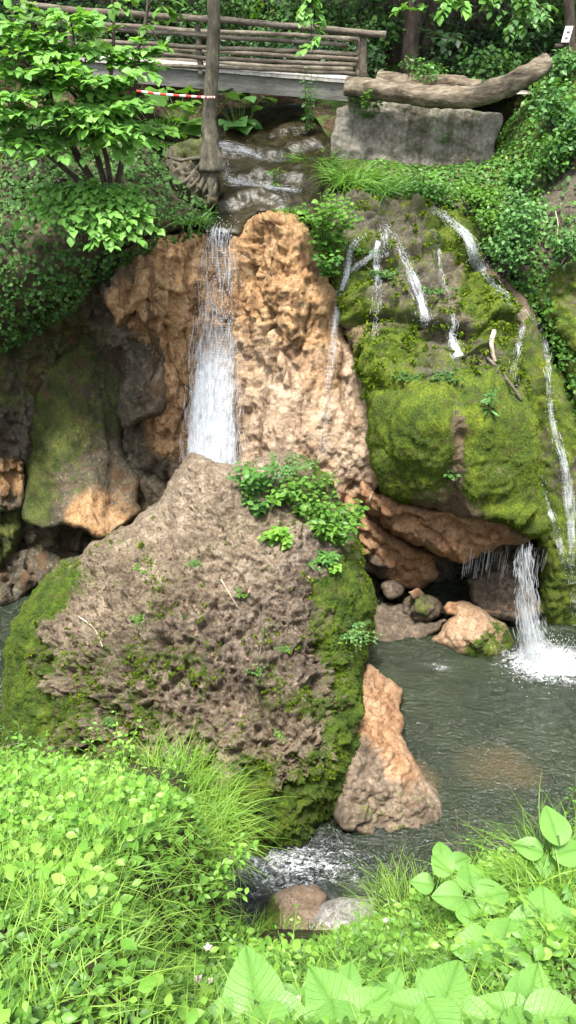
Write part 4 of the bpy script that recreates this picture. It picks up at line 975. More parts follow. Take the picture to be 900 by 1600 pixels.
for x, yt, yb, dY, r in [(568, 52, 122, 0, .075), (314, 38, 118, .02, .055), (110, 12, 95, .02, .06), (560, 62, 118, width, .06), (330, 48, 108, width, .05)]:
    mb = MB(); pole(mb, bp(x, yb, dY), bp(x + (-6 if x == 314 else 0), yt, dY), r, r * .9, 14, .02, x); mb.build('post', M['rail'], bridge)

# abutment wall
m, nt, out = newmat('old_concrete'); b = NB(nt)
n1 = b.noise(2.2, 6, .65); n2 = b.noise(14, 5, .7); n3 = b.noise(1., 4, .6, b.scalevec(b.pos(), (7, 7, .8)))
col = b.ramp(b.math('ADD', b.math('MULTIPLY', n1, .5), b.math('MULTIPLY', n2, .5)), [(.36, (.05, .046, .034)), (.47, (.12, .11, .088)), (.56, (.20, .185, .155)), (.66, (.33, .315, .275))])
col = b.mix(b.rng(n3, .5, .62, 0, .7), col, (.075, .065, .04)); col = b.mix(b.rng(n1, .58, .68, 0, .6), col, (.08, .11, .03))
b.principled(out, col, .9, b.bump(n2, .8, .05), .2); M['concrete'] = m
def wall_disp(V, px, py, e):
    c1, _ = worley(V * np.array([1, 1, 1.6]), 3.2, 7)
    return .05 * fbm(V, 2.5, 4, 95) + .05 * (.5 - c1) + .07 * terr(fbm(V * np.array([1, 1, 2.]), 2.4, 4, 96), 5) + .025 * terr(fbm(V, 8, 3, 97), 4)
R_wall = relief('wall', [(527, 168), (545, 160), (600, 158), (680, 165), (740, 172), (785, 176), (790, 190), (776, 215), (772, 262), (700, 268), (600, 268), (512, 250)],
                [(530, 165, 16.55), (780, 175, 16.0), (525, 230, 16.35), (765, 250, 15.9), (640, 165, 16.2), (640, 250, 16.1)], 3.2, 6, .04, .9, wall_disp, 6, 50)
wl = rbuild(R_wall, 'retaining_wall', M['concrete']); tag(wl, 'weathered stone and concrete abutment wall carrying the big log', 'wall')
# path surface on top of the abutment
def pathz(x, y): return np.full_like(x, 8.42) + .02 * fbm(np.stack([x, y, 0 * x], -1), 1.5, 3)
M['path'] = mat_simple('pale_gravel', [(.35, (.2, .17, .13)), (.5, (.32, .28, .22)), (.65, (.44, .4, .34))], 12.)
pth = sheet('path', np.arange(1.1, 4.9, .12), np.arange(16.35, 19.2, .12), pathz, M['path']); tag(pth, 'pale gravel path behind the big log', 'path', kind='structure')
# the big curved log on the wall
lpnts = curve([unp(542, 136, 16.25), unp(580, 138, 16.05), unp(640, 147, 15.85), unp(700, 152, 15.75), unp(755, 148, 15.7), unp(800, 130, 15.75), unp(830, 112, 15.8), unp(856, 96, 15.85)], 60)
mb = MB(); tube(mb, lpnts, np.interp(np.linspace(0, 1, 60), [0, .1, .4, .8, 1], [.155, .165, .185, .175, .15]), 26, .3, seed=4)
tag(mb.build('log', M['log']), 'long curved log lying on the abutment wall, its right end raised', 'log')
lp2 = curve([unp(590, 122, 17.6), unp(640, 128, 17.4), unp(700, 128, 17.3), unp(750, 136, 17.1)], 40)
mb = MB(); tube(mb, lp2, np.linspace(.14, .12, 40), 14, .25, seed=7)
tag(mb.build('log', M['log']), 'second thinner log edging the far side of the path', 'log')
# sign on a dark post
sp = empty('sign_post', unp(893, 140, 18), 'dark post with a small white notice at the upper right corner', 'sign')
mb = MB(); pole(mb, unp(893, 150, 18.), unp(888, -60, 18.), .11, .10, 12, .02, 3); mb.build('post', M['darkbark'], sp)
c0 = unp(877, 66, 17.86); mb = MB(); box(mb, c0, np.array([.155, 0.02, 0]), np.array([0, .015, 0]), np.array([.04, 0, .27])); mb.build('notice', M['white'], sp, False)
cb = unp(882, 60, 17.855)
for zz, ww in ((.16, .07), (.06, .06)):
    mb = MB(); box(mb, c0 + np.array([.05 + zz * .15, -.004, zz]), np.array([ww, .008, 0]), np.array([0, .003, 0]), np.array([0, 0, .022]))
    mb.build('notice_mark', M['darkbark'], sp, False)
mb = MB(); pole(mb, unp(868, 72, 18.1), unp(930, 74, 18.1), .045, .045, 8, .02, 5); tag(mb.build('rail', M['darkbark']), 'short dark rail beside the notice post', 'rail')

# ================================================================== TREES
def trunk_pts(base, top, bend=.3, n=14, seed=0):
    t_ = np.linspace(0, 1, n)[:, None]; p_ = base * (1 - t_) + top * t_
    w_ = np.stack([pnoise(np.c_[t_[:, 0] * 2.2, np.full(n, seed * 3.1), np.full(n, k)], k) for k in range(3)], -1)
    return p_ + bend * w_ * np.sin(math.pi * t_ * .9)

def cloud(mb, c, rad, n, size, r, tpl=LEAF_S, flat=.5, out=.5, wid=1.):
    """n leaves spread through an ellipsoid"""
    c = np.asarray(c, float); rad = np.broadcast_to(np.asarray(rad, float), (3,))
    q = nrm(r.normal(size=(n, 3))) * (r.random(n) ** .45)[:, None]
    P = c + q * rad
    D = nrm(q * np.array([1, 1, .3]) + .7 * r.normal(size=(n, 3)) * np.array([1, 1, .4]) + np.array([0, 0, -.25]))
    N = nrm(np.array([0, -.25, 1.]) * flat + out * q + .45 * r.normal(size=(n, 3)))
    leaves(mb, P, D, N, size * r.uniform(.65, 1.2, n), tpl, wid)

def spray(mbL, mbB, a, b_, n, size, spread, r, tpl=LEAF_M, droop=.12, wood=.012):
    """a twig from a to b with flat side shoots"""
    a = np.asarray(a, float); b_ = np.asarray(b_, float); mid = (a + b_) / 2; mid[2] += droop
    p_ = curve([a, mid, b_], 20); tube(mbB, p_, np.linspace(wood, wood * .3, 20), 5, caps=False)
    T = nrm(np.gradient(p_, axis=0)); Sd = nrm(np.cross(T, np.array([0, 0, 1.])))
    k = max(3, n // 7)
    for s_ in range(k):
        f = .25 + .75 * (s_ + r.random()) / k; i = int(f * 19); side = 1 if s_ % 2 else -1
        d = nrm(T[i] * r.uniform(.4, 1.1) + Sd[i] * side * r.uniform(.5, 1.1) + np.array([0, 0, r.uniform(-.15, .12)]))
        l = spread * r.uniform(.55, 1.15) * (1.15 - .5 * f)
        q = p_[i] + d * np.linspace(0, l, 6)[:, None]; q[:, 2] -= .15 * l * np.linspace(0, 1, 6) ** 2
        tube(mbB, q, np.linspace(wood * .4, wood * .15, 6), 4, caps=False)
        m_ = max(3, n // k); tt = np.linspace(.2, 1, m_); pp = p_[i] + d * (l * tt)[:, None]; pp[:, 2] -= .15 * l * tt ** 2
        sd = nrm(np.cross(d, np.array([0, 0, 1.]))) * np.where(np.arange(m_) % 2, 1, -1)[:, None]
        sd[-1] = 0
        D = nrm(d * .6 + sd * .9 + .25 * r.normal(size=(m_, 3)) + np.array([0, 0, -.12]))
        N = nrm(np.array([0, -.18, 1.]) + .28 * r.normal(size=(m_, 3)))
        leaves(mbL, pp, D, N, size * r.uniform(.7, 1.15, m_), tpl)

# the thin tree at the lip, with washed out roots
b0 = unp(326, 318, 13.75)
tp = curve([unp(330, 268, 13.9), unp(329, 225, 13.95), unp(327, 190, 14.0), unp(330, 140, 14.0), unp(333, 60, 14.0), unp(334, 0, 14.0), unp(335, -160, 14.1), unp(330, -420, 14.3)], 50)
tree = empty('tree', b0, 'slim grey tree at the lip of the fall with bare washed out roots', 'tree')
mb = MB(); tube(mb, tp, np.interp(np.linspace(0, 1, 50), [0, .12, .2, .3, 1], [.20, .155, .135, .112, .08]), 16, .30, seed=9)
mb.build('trunk', M['bark'], tree)
rr = np.random.default_rng(5)
for q in [[(330, 262), (336, 285), (334, 305), (330, 325)], [(326, 262), (318, 285), (308, 300), (292, 312)], [(328, 258), (326, 285), (318, 305), (322, 328)], [(322, 250), (306, 268), (290, 285), (274, 290)], [(333, 262), (342, 285), (341, 302), (338, 318)], [(321, 245), (300, 250), (280, 252), (262, 246)], [(328, 270), (330, 300), (326, 320)], [(324, 262), (312, 280), (300, 292), (286, 302)]]:
    pts_ = [hit(x, y, ('rock:',) if False else ('rootclump', 'stream', 'leftbank', 'cliff'))[0] + np.array([0, -.02, .02]) if i else unp(x, y, 13.85) for i, (x, y) in enumerate(q)]
    mb = MB(); tube(mb, curve(pts_, 24), np.linspace(.075, .018, 24) * rr.uniform(.5, 1.15), 8, .4, seed=int(rr.integers(99))); mb.build('root', M['bark'], tree)
mbL, mbB = MB(), MB()
top = tp[-1]
for k in range(16):
    a_ = rr.uniform(0, 6.28); c_ = top + np.array([math.cos(a_) * rr.uniform(.3, 2), math.sin(a_) * rr.uniform(.3, 2), rr.uniform(-1.2, 1.8)])
    tube(mbB, curve([tp[44], (tp[46] + c_) / 2 + np.array([0, 0, .2]), c_], 10), np.linspace(.04, .012, 10), 5)
    cloud(mbL, c_, (.8, .8, .5), 110, .13, rr)
mbB.build('branches', M['bark'], tree); mbL.build('crown', M['herbd'], tree)

# red and white barrier tape tied to it
tape = curve([unp(212, 142, 13.7), unp(250, 147, 13.75), unp(290, 150, 13.8), unp(320, 152, 13.84), unp(327, 152, 13.84), unp(336, 152, 13.87)], 61)
t_ = empty('barrier_tape', tape[0], 'red and white barrier tape tied around the slim tree', 'tape')
for s_ in range(20):
    mb = MB(); q = tape[s_ * 3:s_ * 3 + 4]
    V = np.concatenate([q + [0, 0, .017], q - [0, 0, .017], q + [0, .006, .017], q + [0, .006, -.017]]); m_ = len(q); i = np.arange(m_ - 1)
    mb.add(V, [np.stack([i, i + 1, i + 1 + m_, i + m_], -1), np.stack([i + 2 * m_, i + 3 * m_, i + 3 * m_ + 1, i + 2 * m_ + 1], -1), np.stack([i, i + 2 * m_, i + 2 * m_ + 1, i + 1], -1), np.stack([i + m_, i + m_ + 1, i + 3 * m_ + 1, i + 3 * m_], -1)])
    mb.build('red_stripe' if s_ % 2 == 0 else 'white_stripe', M['white' if s_ % 2 else 'red'], t_)

# forest trees beyond the bridge
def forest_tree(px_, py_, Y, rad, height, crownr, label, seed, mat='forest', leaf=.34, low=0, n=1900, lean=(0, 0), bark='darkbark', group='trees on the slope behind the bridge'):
    r = np.random.default_rng(seed)
    x, y = unp(px_, py_, Y)[:2]; z = float(zground(x, y)) - .1
    base = np.array([x, y, z]); topp = base + np.array([lean[0], lean[1], height])
    t = empty('tree', base, label, 'tree', group)
    p_ = trunk_pts(base, topp, .5, 20, seed)
    mbB = MB(); tube(mbB, p_, np.interp(np.linspace(0, 1, 20), [0, .06, 1], [rad * 1.4, rad, rad * .35]), 10, .2, seed=seed)
    mbL = MB(); k = 16
    for s_ in range(k):
        f = r.uniform(.5, 1.); i = int(f * 19); a_ = r.uniform(0, 6.28); d_ = crownr * r.uniform(.25, 1.)
        c_ = p_[i] + np.array([math.cos(a_) * d_, math.sin(a_) * d_, r.uniform(-.5, 1.)])
        tube(mbB, curve([p_[max(0, i - 3)], (p_[i] + c_) / 2, c_], 8), np.linspace(rad * .3, .02, 8), 5)
        cloud(mbL, c_, (crownr * .42, crownr * .42, crownr * .28), n // k, leaf, r)
    for s_ in range(low):
        i = r.integers(1, 6); a_ = r.uniform(3.4, 6.0); l = r.uniform(.8, 2.)
        e_ = p_[i] + np.array([math.cos(a_) * l, math.sin(a_) * l, r.uniform(-.3, .5)])
        spray(mbL, mbB, p_[i], e_, 60, leaf * .6, .7, r, LEAF_S)
    mbB.build('trunk', M[bark], t); mbL.build('crown', M[mat], t)
    return t
FT = [(640, 100, 20.0, .20, 9, 2.6, 'dark thick trunk of the clump right of the bridge end', 2), (662, 105, 20.6, .14, 9, 2.2, 'dark leaning trunk at the right side of the clump behind the bridge', 1), (617, 95, 20.8, .16, 9, 2.4, 'dark trunk at the left side of the clump behind the bridge', 2),
      (776, 100, 21.0, .085, 9, 1.9, 'thin pale trunked tree on the slope above the big log', 2), (590, 70, 23.0, .2, 11, 3, 'tree deep in the shade behind the railing end', 2), (480, 60, 23.5, .2, 11, 3, 'tree in the shade behind the middle of the bridge', 3),
      (400, 40, 24.0, .2, 11, 3, 'tree behind the bridge just right of the slim tree', 3), (250, 40, 23.0, .15, 10, 2.8, 'tree behind the bridge left of the slim tree', 3), (172, 50, 21.0, .09, 9, 2.2, 'thin dark tree behind the left part of the bridge', 2), (70, 30, 22.0, .18, 10, 3, 'tree behind the left end of the bridge', 3),
      (700, 40, 24.0, .16, 10, 2.8, 'tree high on the leaf covered slope above the log', 2), (840, 60, 22.5, .18, 10, 2.8, 'dark tree on the slope left of the notice post', 3), (940, 90, 19.5, .2, 9, 2.8, 'tree beyond the notice post at the right border', 3), (-60, 60, 19.5, .2, 10, 3, 'tree beyond the left end of the bridge at the border', 3)]
for k, (a1, a2, a3, a4, a5, a6, lab, low) in enumerate(FT):
    forest_tree(a1, a2, a3, a4, a5, a6, lab, 100 + k, low=low, lean=(rng.uniform(-1, 1), rng.uniform(-1, .6)), bark='bark' if 'pale' in lab else 'darkbark')

def bush(px_, py_, Y, rx, rz, n, leaf, label, mat, seed, group=None, tpl=LEAF_S, name='bush', ground_=None, k=9, loc=None, stem='darkbark'):
    r = np.random.default_rng(seed)
    c_ = unp(px_, py_, Y) if loc is None else np.asarray(loc, float)
    base = c_ - np.array([0, 0, rz * .9])
    t = empty(name, base, label, 'bush' if name == 'bush' else 'plant', group)
    mbL, mbB = MB(), MB()
    for s_ in range(k):
        q = nrm(r.normal(size=3)) * r.uniform(.2, .75); c2 = c_ + q * np.array([rx, rx * .8, rz])
        tube(mbB, curve([base + r.normal(size=3) * .04, (base + c2) / 2 + r.normal(size=3) * .08, c2], 8), np.linspace(.016, .005, 8), 5)
        cloud(mbL, c2, (rx * .45, rx * .45, rz * .42), n // k, leaf, r, tpl)
    mbB.build('stems', M[stem], t); mbL.build('foliage', M[mat], t)
    return t
# understory shrubs that fill the slope
US = [(580, 25, 20.4), (690, 60, 21.2), (330, 30, 22.5), (470, 40, 21), (270, 20, 22.5), (770, 70, 20.2), (880, 40, 20.5), (120, 25, 22), (20, 20, 20), (130, 60, 20.5), (210, 20, 21), (290, 75, 19.8), (370, 20, 21.5), (440, 70, 20.2), (430, 15, 22), (520, 25, 21.3), (540, 95, 19.6), (740, 20, 22), (810, 30, 21), (730, 110, 19.5), (850, 80, 19.8), (800, 105, 18.8), (380, 85, 19.6), (210, 80, 19.6)]
UL = ['shrub among the dark trunk clump', 'shrub halfway up the leaf covered slope', 'shrub seen just left of the top of the slim tree', 'shrub above the middle rails deep in the shade', 'shrub high behind the left railing', 'shrub around the thin pale trunk', 'shrub behind the notice', 'shrub at the top edge above the hazel', 'shrub behind the far left end of the bridge', 'shrub below the far left railing', 'shrub behind the upper left railing', 'shrub behind the railing left of the slim tree', 'shrub at the top edge right of the slim tree', 'shrub behind the middle of the railing', 'shrub at the top edge above the middle of the bridge', 'shrub at the top edge left of the railing end', 'shrub behind the right end of the railing', 'shrub at the top edge above the leaf litter', 'shrub at the top edge above the raised log end', 'low shrub at the foot of the leaf litter slope', 'shrub left of the notice post', 'low shrub behind the raised end of the log', 'shrub behind the railing right of the slim tree', 'shrub behind the lower rails on the left']
for k, ((x, y, Y), lab) in enumerate(zip(US, UL)):
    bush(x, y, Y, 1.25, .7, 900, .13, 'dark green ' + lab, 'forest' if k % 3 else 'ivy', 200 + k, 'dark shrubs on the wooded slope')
# ================================================================== PLANTS NEAR THE FALLS
# hazel at the left: bright flat sprays over a dark bank
def hazel(label, base, targets, seed, n=46, size=.135, spread=.38, stem=.03, name='shrub', mat='hazel', hubs=None):
    r = np.random.default_rng(seed)
    t = empty(name, base, label, 'shrub'); mbL, mbB = MB(), MB()
    hubs = [unp(*h) for h in hubs]
    cvs = [curve([base, (base + h) / 2 + r.normal(size=3) * .1, h], 16) for h in hubs]
    for h in cvs:
        tube(mbB, h, np.linspace(stem, stem * .5, 16), 7, .1, seed=seed)
    for (x, y, Y) in targets:
        e_ = unp(x, y, Y); h = min(cvs, key=lambda q: np.linalg.norm(q[-1] - e_))
        s_ = h[int(r.integers(11, 16))]
        spray(mbL, mbB, s_, e_, n, size, spread, r)
    mbB.build('branches', M['darkbark'], t); mbL.build('foliage', M[mat], t)
    return t
r0 = np.random.default_rng(77)
up_t = [(x + r0.normal(0, 8), y + r0.normal(0, 8), Y) for x, y, Y in [(30, 60, 11.0), (70, 90, 10.9), (20, 110, 10.8), (60, 130, 10.7), (110, 110, 10.9), (110, 150, 10.7), (20, 170, 10.6), (60, 185, 10.6), (150, 120, 11), (170, 160, 10.9), (200, 130, 11.1), (120, 195, 10.7), (190, 190, 11), (215, 160, 11.2), (90, 220, 10.8), (40, 215, 10.7), (230, 215, 11.3), (160, 225, 11.0), (10, 30, 10.9), (100, 35, 11.1), (60, 50, 10.9), (20, 85, 10.7), (95, 100, 10.7), (130, 130, 10.7), (30, 140, 10.5), (90, 170, 10.6), (160, 190, 10.7), (20, 230, 10.6), (70, 240, 10.7), (200, 160, 11), (220, 110, 11.3), (180, 100, 11.2), (90, 60, 11.3), (150, 75, 11.4), (200, 85, 11.5), (50, 25, 11.3), (230, 70, 11.6), (250, 200, 11.5), (130, 30, 11.8), (-40, 120, 10.8), (-40, 200, 10.7), (190, 215, 10.9), (140, 180, 10.7)]]
hazel('bright green hazel shrub with layered leaves leaning over the left end of the bridge', unp(175, 330, 12.2), up_t, 1, 76, .145, .46, .05, hubs=[(150, 190, 11.6), (60, 120, 11.6), (120, 90, 11.8), (215, 110, 12), (40, 60, 11.9), (0, 180, 11.4)])
lo_t = [(x + r0.normal(0, 5), y + r0.normal(0, 5), Y) for x, y, Y in [(50, 335, 11.0), (90, 350, 10.9), (130, 350, 10.9), (170, 360, 10.8), (205, 365, 10.85), (235, 360, 11), (80, 315, 11.1), (120, 310, 11.1), (165, 315, 11.1), (200, 330, 11.0), (150, 340, 10.9), (175, 385, 10.75), (110, 330, 11), (225, 340, 11)]]
hazel('low bright hazel bough hanging over the dark ivy above the cave', unp(150, 300, 12.0), lo_t, 2, 66, .135, .36, .035, hubs=[(140, 280, 11.5), (95, 295, 11.5), (185, 300, 11.5)], name='bough')
# saplings
for k, (x0, y0, x1, y1, Y, lab) in enumerate([(205, 105, 234, -20, 12.2, 'thin dark sapling stem crossing the railing on the left'), (172, 130, 172, -30, 12.6, 'upright thin stem beside the hazel'), (30, 60, -10, -40, 12.4, 'leaning dark stem at the upper left corner'), (146, 190, 60, 90, 11.9, 'bent dark stem inside the hazel shrub')]):
    t = empty('sapling', unp(x0, y0, Y), lab, 'sapling', 'thin stems at the upper left'); mb = MB()
    sc_ = curve([unp(x0, y0, Y), unp((x0 + x1) / 2 + 6, (y0 + y1) / 2, Y), unp(x1, y1, Y)], 14); tube(mb, sc_, np.linspace(.03, .02, 14), 6, .1)
    mbL = MB(); r = np.random.default_rng(300 + k)
    for f in (6, 10, 13): spray(mbL, mb, sc_[f], sc_[f] + np.array([r.uniform(-.6, .6), -.3, -.1]), 22, .13, .3, r)
    mb.build('stem', M['darkbark'], t); mbL.build('foliage', M['herb'], t)

# ivy carpet on the left bank and around the cave mouth
def carpet(name, R, n, size, mat, label, cat, w=None, seed=1, tpl=LEAF_S, lift=.06, up=.6, wid=1.1, droop=.4):
    r = np.random.default_rng(seed)
    P, N, Q = sample(R, n, w, seed)
    P = P + N * (r.random(n) * lift)[:, None]
    D = nrm(np.cross(N, r.normal(size=(n, 3))) + np.array([0, 0, -droop]))
    NN = nrm(N * .6 + np.array([0, -.2, up]) + .4 * r.normal(size=(n, 3)))
    mb = MB(); leaves(mb, P, D, NN, size * r.uniform(.6, 1.25, n), tpl, wid)
    o = mb.build(name, M[mat]); return tag(o, label, cat, kind='stuff')
px, py = R_left['px'], R_left['py']
carpet('ivy', R_left, 15000, .085, 'ivy', 'dark ivy leaves covering the left bank above the cave', 'ivy', None, 3, lift=.22)
px, py = R_right['px'], R_right['py']
wgt = field(px, py, [(540, 262, 1), (600, 270, 1.2), (700, 285, 1.2), (760, 300, 1.2), (780, 380, 1.2), (820, 330, 1), (850, 230, .5), (880, 300, .15), (860, 440, .9), (900, 200, .8), (800, 220, .7), (880, 560, .7), (720, 325, 1), (950, 500, .3)], 35)
carpet('ground_cover', R_right, 12000, .075, 'herbd', 'low green plants covering the upper right bank', 'ground cover', wgt, 4, lift=.16)
carpet('ground_cover', R_right, 3600, .085, 'herb', 'lighter green herbs spread through the cover of the right bank', 'ground cover', wgt, 5, lift=.3)
# moss tips: short tufts on every mossy surface
def mossfuzz(R, parent, n, seed, ln=.02, keep=None):
    w = sstep(.45, .7, R['moss']); 
    if keep is not None: w = w * keep
    r = np.random.default_rng(seed); P, N, Q = sample(R, n, w, seed)
    mb = MB(); D = nrm(N + .55 * r.normal(size=(n, 3)) + np.array([0, 0, -.2]))
    blades(mb, P - N * .004, D, ln * r.uniform(.5, 1.5, n), .010, .5, r, 2)
    mb.build('moss', M['mossfuzz'], parent)
mossfuzz(R_boul, boulder, 42000, 21, .022)
mossfuzz(R_mound, mound, 45000, 22, .024)
mossfuzz(R_slope, slope, 16000, 23, .024)
# little moss clumps on the crumbly face of the boulder (cushions, one mesh: far too many to count)
def cushions(R, parent, n, seed, w, smin=.012, smax=.045, mat='mossfuzz'):
    r = np.random.default_rng(seed); P, N, Q = sample(R, n, w, seed); mb = MB()
    cl = nrm(r.normal(size=(n, 3)))
    for c_, n_ in zip(P, N):
        s_ = r.uniform(smin, smax); k = int(12 + 260 * s_); q = nrm(r.normal(size=(k, 3)) + n_ * .9)
        blades(mb, c_ + q * s_ * np.array([1.3, 1.3, .8]) * .6, q + .3 * r.normal(size=(k, 3)), s_ * r.uniform(.6, 1.1, k), s_ * .45, .4, r, 2)
    mb.build('moss_cushions', M[mat], parent)
px, py = R_boul['px'], R_boul['py']
nb_ = fbm(R_boul['V'], 2.4, 3, 201)
cushions(R_boul, boulder, 1500, 31, np.clip(R_boul['moss'], 0, 1) * sstep(.0, .3, nb_) * (R_boul['moss'] < .75) * sstep(780, 900, py))
cushions(R_mound, mound, 420, 32, np.clip(R_mound['moss'], 0, 1) * (R_mound['py'] < 620), .03, .08)
# fallen leaves and bark flakes stuck to the boulder face
r = np.random.default_rng(44); n = 1300
w_ = np.clip(1 - R_boul['moss'] * 1.6, 0, 1) * sstep(790, 900, py) * (1 - .5 * sstep(1150, 1200, py)); P, N, Q = sample(R_boul, n, w_, 44)
mb = MB(); leaves(mb, P + N * .012, nrm(np.cross(N, r.normal(size=(n, 3)))), nrm(N + .5 * r.normal(size=(n, 3))), r.uniform(.02, .065, n), LEAF_S, 1.1)
tag(mb.build('leaf_litter', M['dryleaf']), 'dry brown leaf scraps scattered over the boulder face', 'leaf litter', kind='stuff')
# twigs on rocks
def stick(px_pts, r0_, label, mat='twig', off=.03, keys=None, side=None):
    pts_ = []
    for q in px_pts:
        h = hit(q[0], q[1], keys); v = nrm(np.array([0, 0, H]) - h[0]); pts_.append(h[0] + v * (off + (q[2] if len(q) > 2 else 0)))
    mb = MB(); tube(mb, curve(pts_, 22), np.linspace(r0_, r0_ * .6, 22), 8, .25, seed=int(px_pts[0][0]))
    if side is not None:
        tube(mb, curve([pts_[1], pts_[1] + np.array(side)], 6), np.linspace(r0_ * .6, r0_ * .3, 6), 6)
    tag(mb.build('stick', M[mat]), label, 'stick')
stick([(772, 518), (768, 535), (770, 552), (774, 565)], .04, 'thick pale barkless driftwood stick caught on top of the mound', off=.08, keys=('mound',))
stick([(738, 535), (765, 562), (790, 590), (815, 625)], .035, 'long brown branch lying over the right edge of the mound', 'rail', .05, ('mound',))
stick([(122, 963), (140, 975), (152, 990), (160, 1010)], .012, 'forked grey twig stuck on the left part of the boulder face', off=.04, keys=('boulder',), side=(-.05, -.1, .25))
stick([(345, 905), (360, 930), (372, 950)], .010, 'thin twig lying on the upper middle of the boulder face', off=.03, keys=('boulder',))
stick([(405, 955), (412, 985), (408, 1010), (402, 1040)], .011, 'hanging root running down the middle of the boulder face', 'rail', .03, ('boulder',))
stick([(583, 768), (578, 780), (575, 792)], .012, 'short pale splinter below the left edge of the mound', off=.1, keys=('mound', 'slab', 'cliff'))
stick([(830, 330), (826, 345), (822, 362), (808, 372)], .02, 'bare arching twig hanging from the right bank', off=.12, keys=('rightbank', 'slope'))
stick([(795, 362), (790, 385), (780, 400)], .012, 'bundle of pale dead twigs under the green shrub of the right bank', off=.15, keys=('rightbank', 'slope', 'mound'), side=(.12, 0, -.3))
stick([(868, 330), (872, 355), (866, 385)], .009, 'thin bare root dangling at the far right of the bank', off=.12, keys=('rightbank',))

# herbs growing on the boulder, herbs by the lip, big leaves under the bridge ...
def herb(px_, py_, label, hgt=.3, n_st=9, leaf=.10, spread=.18, mat='herb', seed=1, tpl=LEAF_M, keys=None, per=9, off=0., wid=1., name='herb', group=None, Y=None, lean=(0, -.25), rosette=False):
    r = np.random.default_rng(seed)
    if Y is not None:
        base, nn_ = unp(px_, py_, Y), np.array([0, 0, 1.])
        if Y < 7:
            g_ = float(zground(base[0], base[1])); hgt = max(hgt * .6, base[2] + hgt * .5 - g_) if base[2] > g_ else hgt; base = np.array([base[0], base[1], g_])
    else:
        h = hit(px_, py_, keys); base, nn_ = h[0], h[1]
    base = base - nn_ * .02
    t = empty(name, base, label, 'plant', group); mbL, mbB = MB(), MB()
    for k in range(n_st):
        a_ = r.uniform(0, 6.28); d_ = np.array([math.cos(a_), math.sin(a_), 0]) * spread * math.sqrt(r.random())
        g0 = base + d_ * .5; e_ = base + d_ * 1.5 + np.array([lean[0], lean[1], 0]) * hgt + np.array([0, 0, hgt * r.uniform(.55, 1.1)])
        p_ = curve([base, g0 + nn_ * .01, (g0 + e_) / 2 + np.array([0, 0, hgt * .12]), e_], 12); tube(mbB, p_, np.linspace(.006, .003, 12), 5, caps=False)
        f = np.linspace(.3, 1, per) ; i = (f * 11).astype(int); az = np.arange(per) * 2.4 + r.random() * 6
        D = np.stack([np.cos(az), np.sin(az), r.uniform(-.25, .15, per)], -1) ; D = nrm(D)
        N = nrm(np.array([0, -.2, 1.]) + .3 * r.normal(size=(per, 3)))
        leaves(mbL, p_[i] + D * .01, D, N, leaf * r.uniform(.7, 1.2, per) * (1.1 - .35 * f), tpl, wid)
    mbB.build('stems', M['stem'], t); mbL.build('foliage', M[mat], t); return t
bk = ('boulder',)
herb(425, 775, 'broad green herb filling the gap between the clumps on the boulder top', .26, 16, .11, .3, 'herb', 13, keys=bk, per=9)
herb(490, 800, 'leafy green herb between the middle herb and the feathery one on the boulder', .3, 16, .12, .28, 'herb', 14, keys=bk, per=10)
herb(400, 760, 'dark green leafy herb on the left of the boulder top', .38, 14, .13, .22, 'herbd', 1, keys=bk, per=10)
herb(400, 800, 'dark green leafy herb drooping below the tallest one on the boulder', .25, 10, .12, .18, 'herbd', 2, keys=bk, lean=(0, -.5))
herb(460, 775, 'light green broad leaved herb in the middle of the boulder top', .3, 12, .13, .24, 'herb', 3, keys=bk)
herb(425, 840, 'small bright yellow green herb low on the boulder top', .2, 8, .11, .16, 'fore', 4, keys=bk, lean=(-.2, -.6))
herb(445, 850, 'little yellow green seedling beside the small bright herb', .16, 5, .09, .10, 'fore', 5, keys=bk)
herb(525, 835, 'bright green feathery herb on the right shoulder of the boulder', .5, 26, .16, .34, 'herb', 6, keys=bk, tpl=LEAF_N, wid=1.5, per=12)
herb(545, 815, 'upright pale green herb at the right edge of the boulder top', .38, 10, .13, .16, 'herb', 7, keys=bk)
herb(500, 870, 'narrow leaved tuft hanging down the right side of the boulder', .12, 12, .22, .14, 'herbd', 8, keys=bk, tpl=LEAF_N, lean=(0, -1.5), per=7)
herb(520, 890, 'small light sprig under the feathery herb on the boulder', .16, 4, .08, .07, 'fore', 9, keys=bk, lean=(.2, -.8))
herb(440, 735, 'pale grey green low plant along the top edge of the boulder', .18, 16, .07, .38, 'elder', 10, keys=bk, per=7)
herb(490, 760, 'mixed low greenery between the herbs on the boulder top', .16, 16, .08, .3, 'herb', 11, keys=bk, per=6)
herb(545, 985, 'lacy pale green plant hanging on the right mossy side of the boulder', .12, 22, .05, .34, 'elder', 12, keys=bk, per=8, lean=(.1, -1.0))
for k, (x, y, lab) in enumerate([(225, 890, 'green moss and seedling tuft on the upper left boulder face'), (305, 880, 'low leafy tuft high in the middle of the boulder face'), (380, 930, 'tiny leafy tuft in the middle of the boulder face'), (445, 1015, 'little yellow green tuft right of the hanging root'), (215, 970, 'dark leafy tuft on the left of the boulder face'), (400, 1050, 'leafy tuft at the lower end of the hanging root'), (440, 1150, 'tiny fern low on the boulder face'), (175, 1130, 'grassy tuft at the lower left of the boulder')]):
    herb(x, y, lab, .06, 14, .035, .10, 'herbd' if k % 2 else 'herb', 50 + k, keys=bk, per=6, group='small tufts on the boulder face', name='tuft')
herb(512, 385, 'round bright green nettle like bush beside the top of the orange rock', .8, 34, .13, .34, 'herb', 20, per=14, name='bush', Y=12.75, lean=(0, -.1))
herb(518, 425, 'darker leaves hanging below the bright bush beside the orange rock', .35, 18, .12, .26, 'herbd', 21, per=8, Y=12.6, lean=(0, -.6))
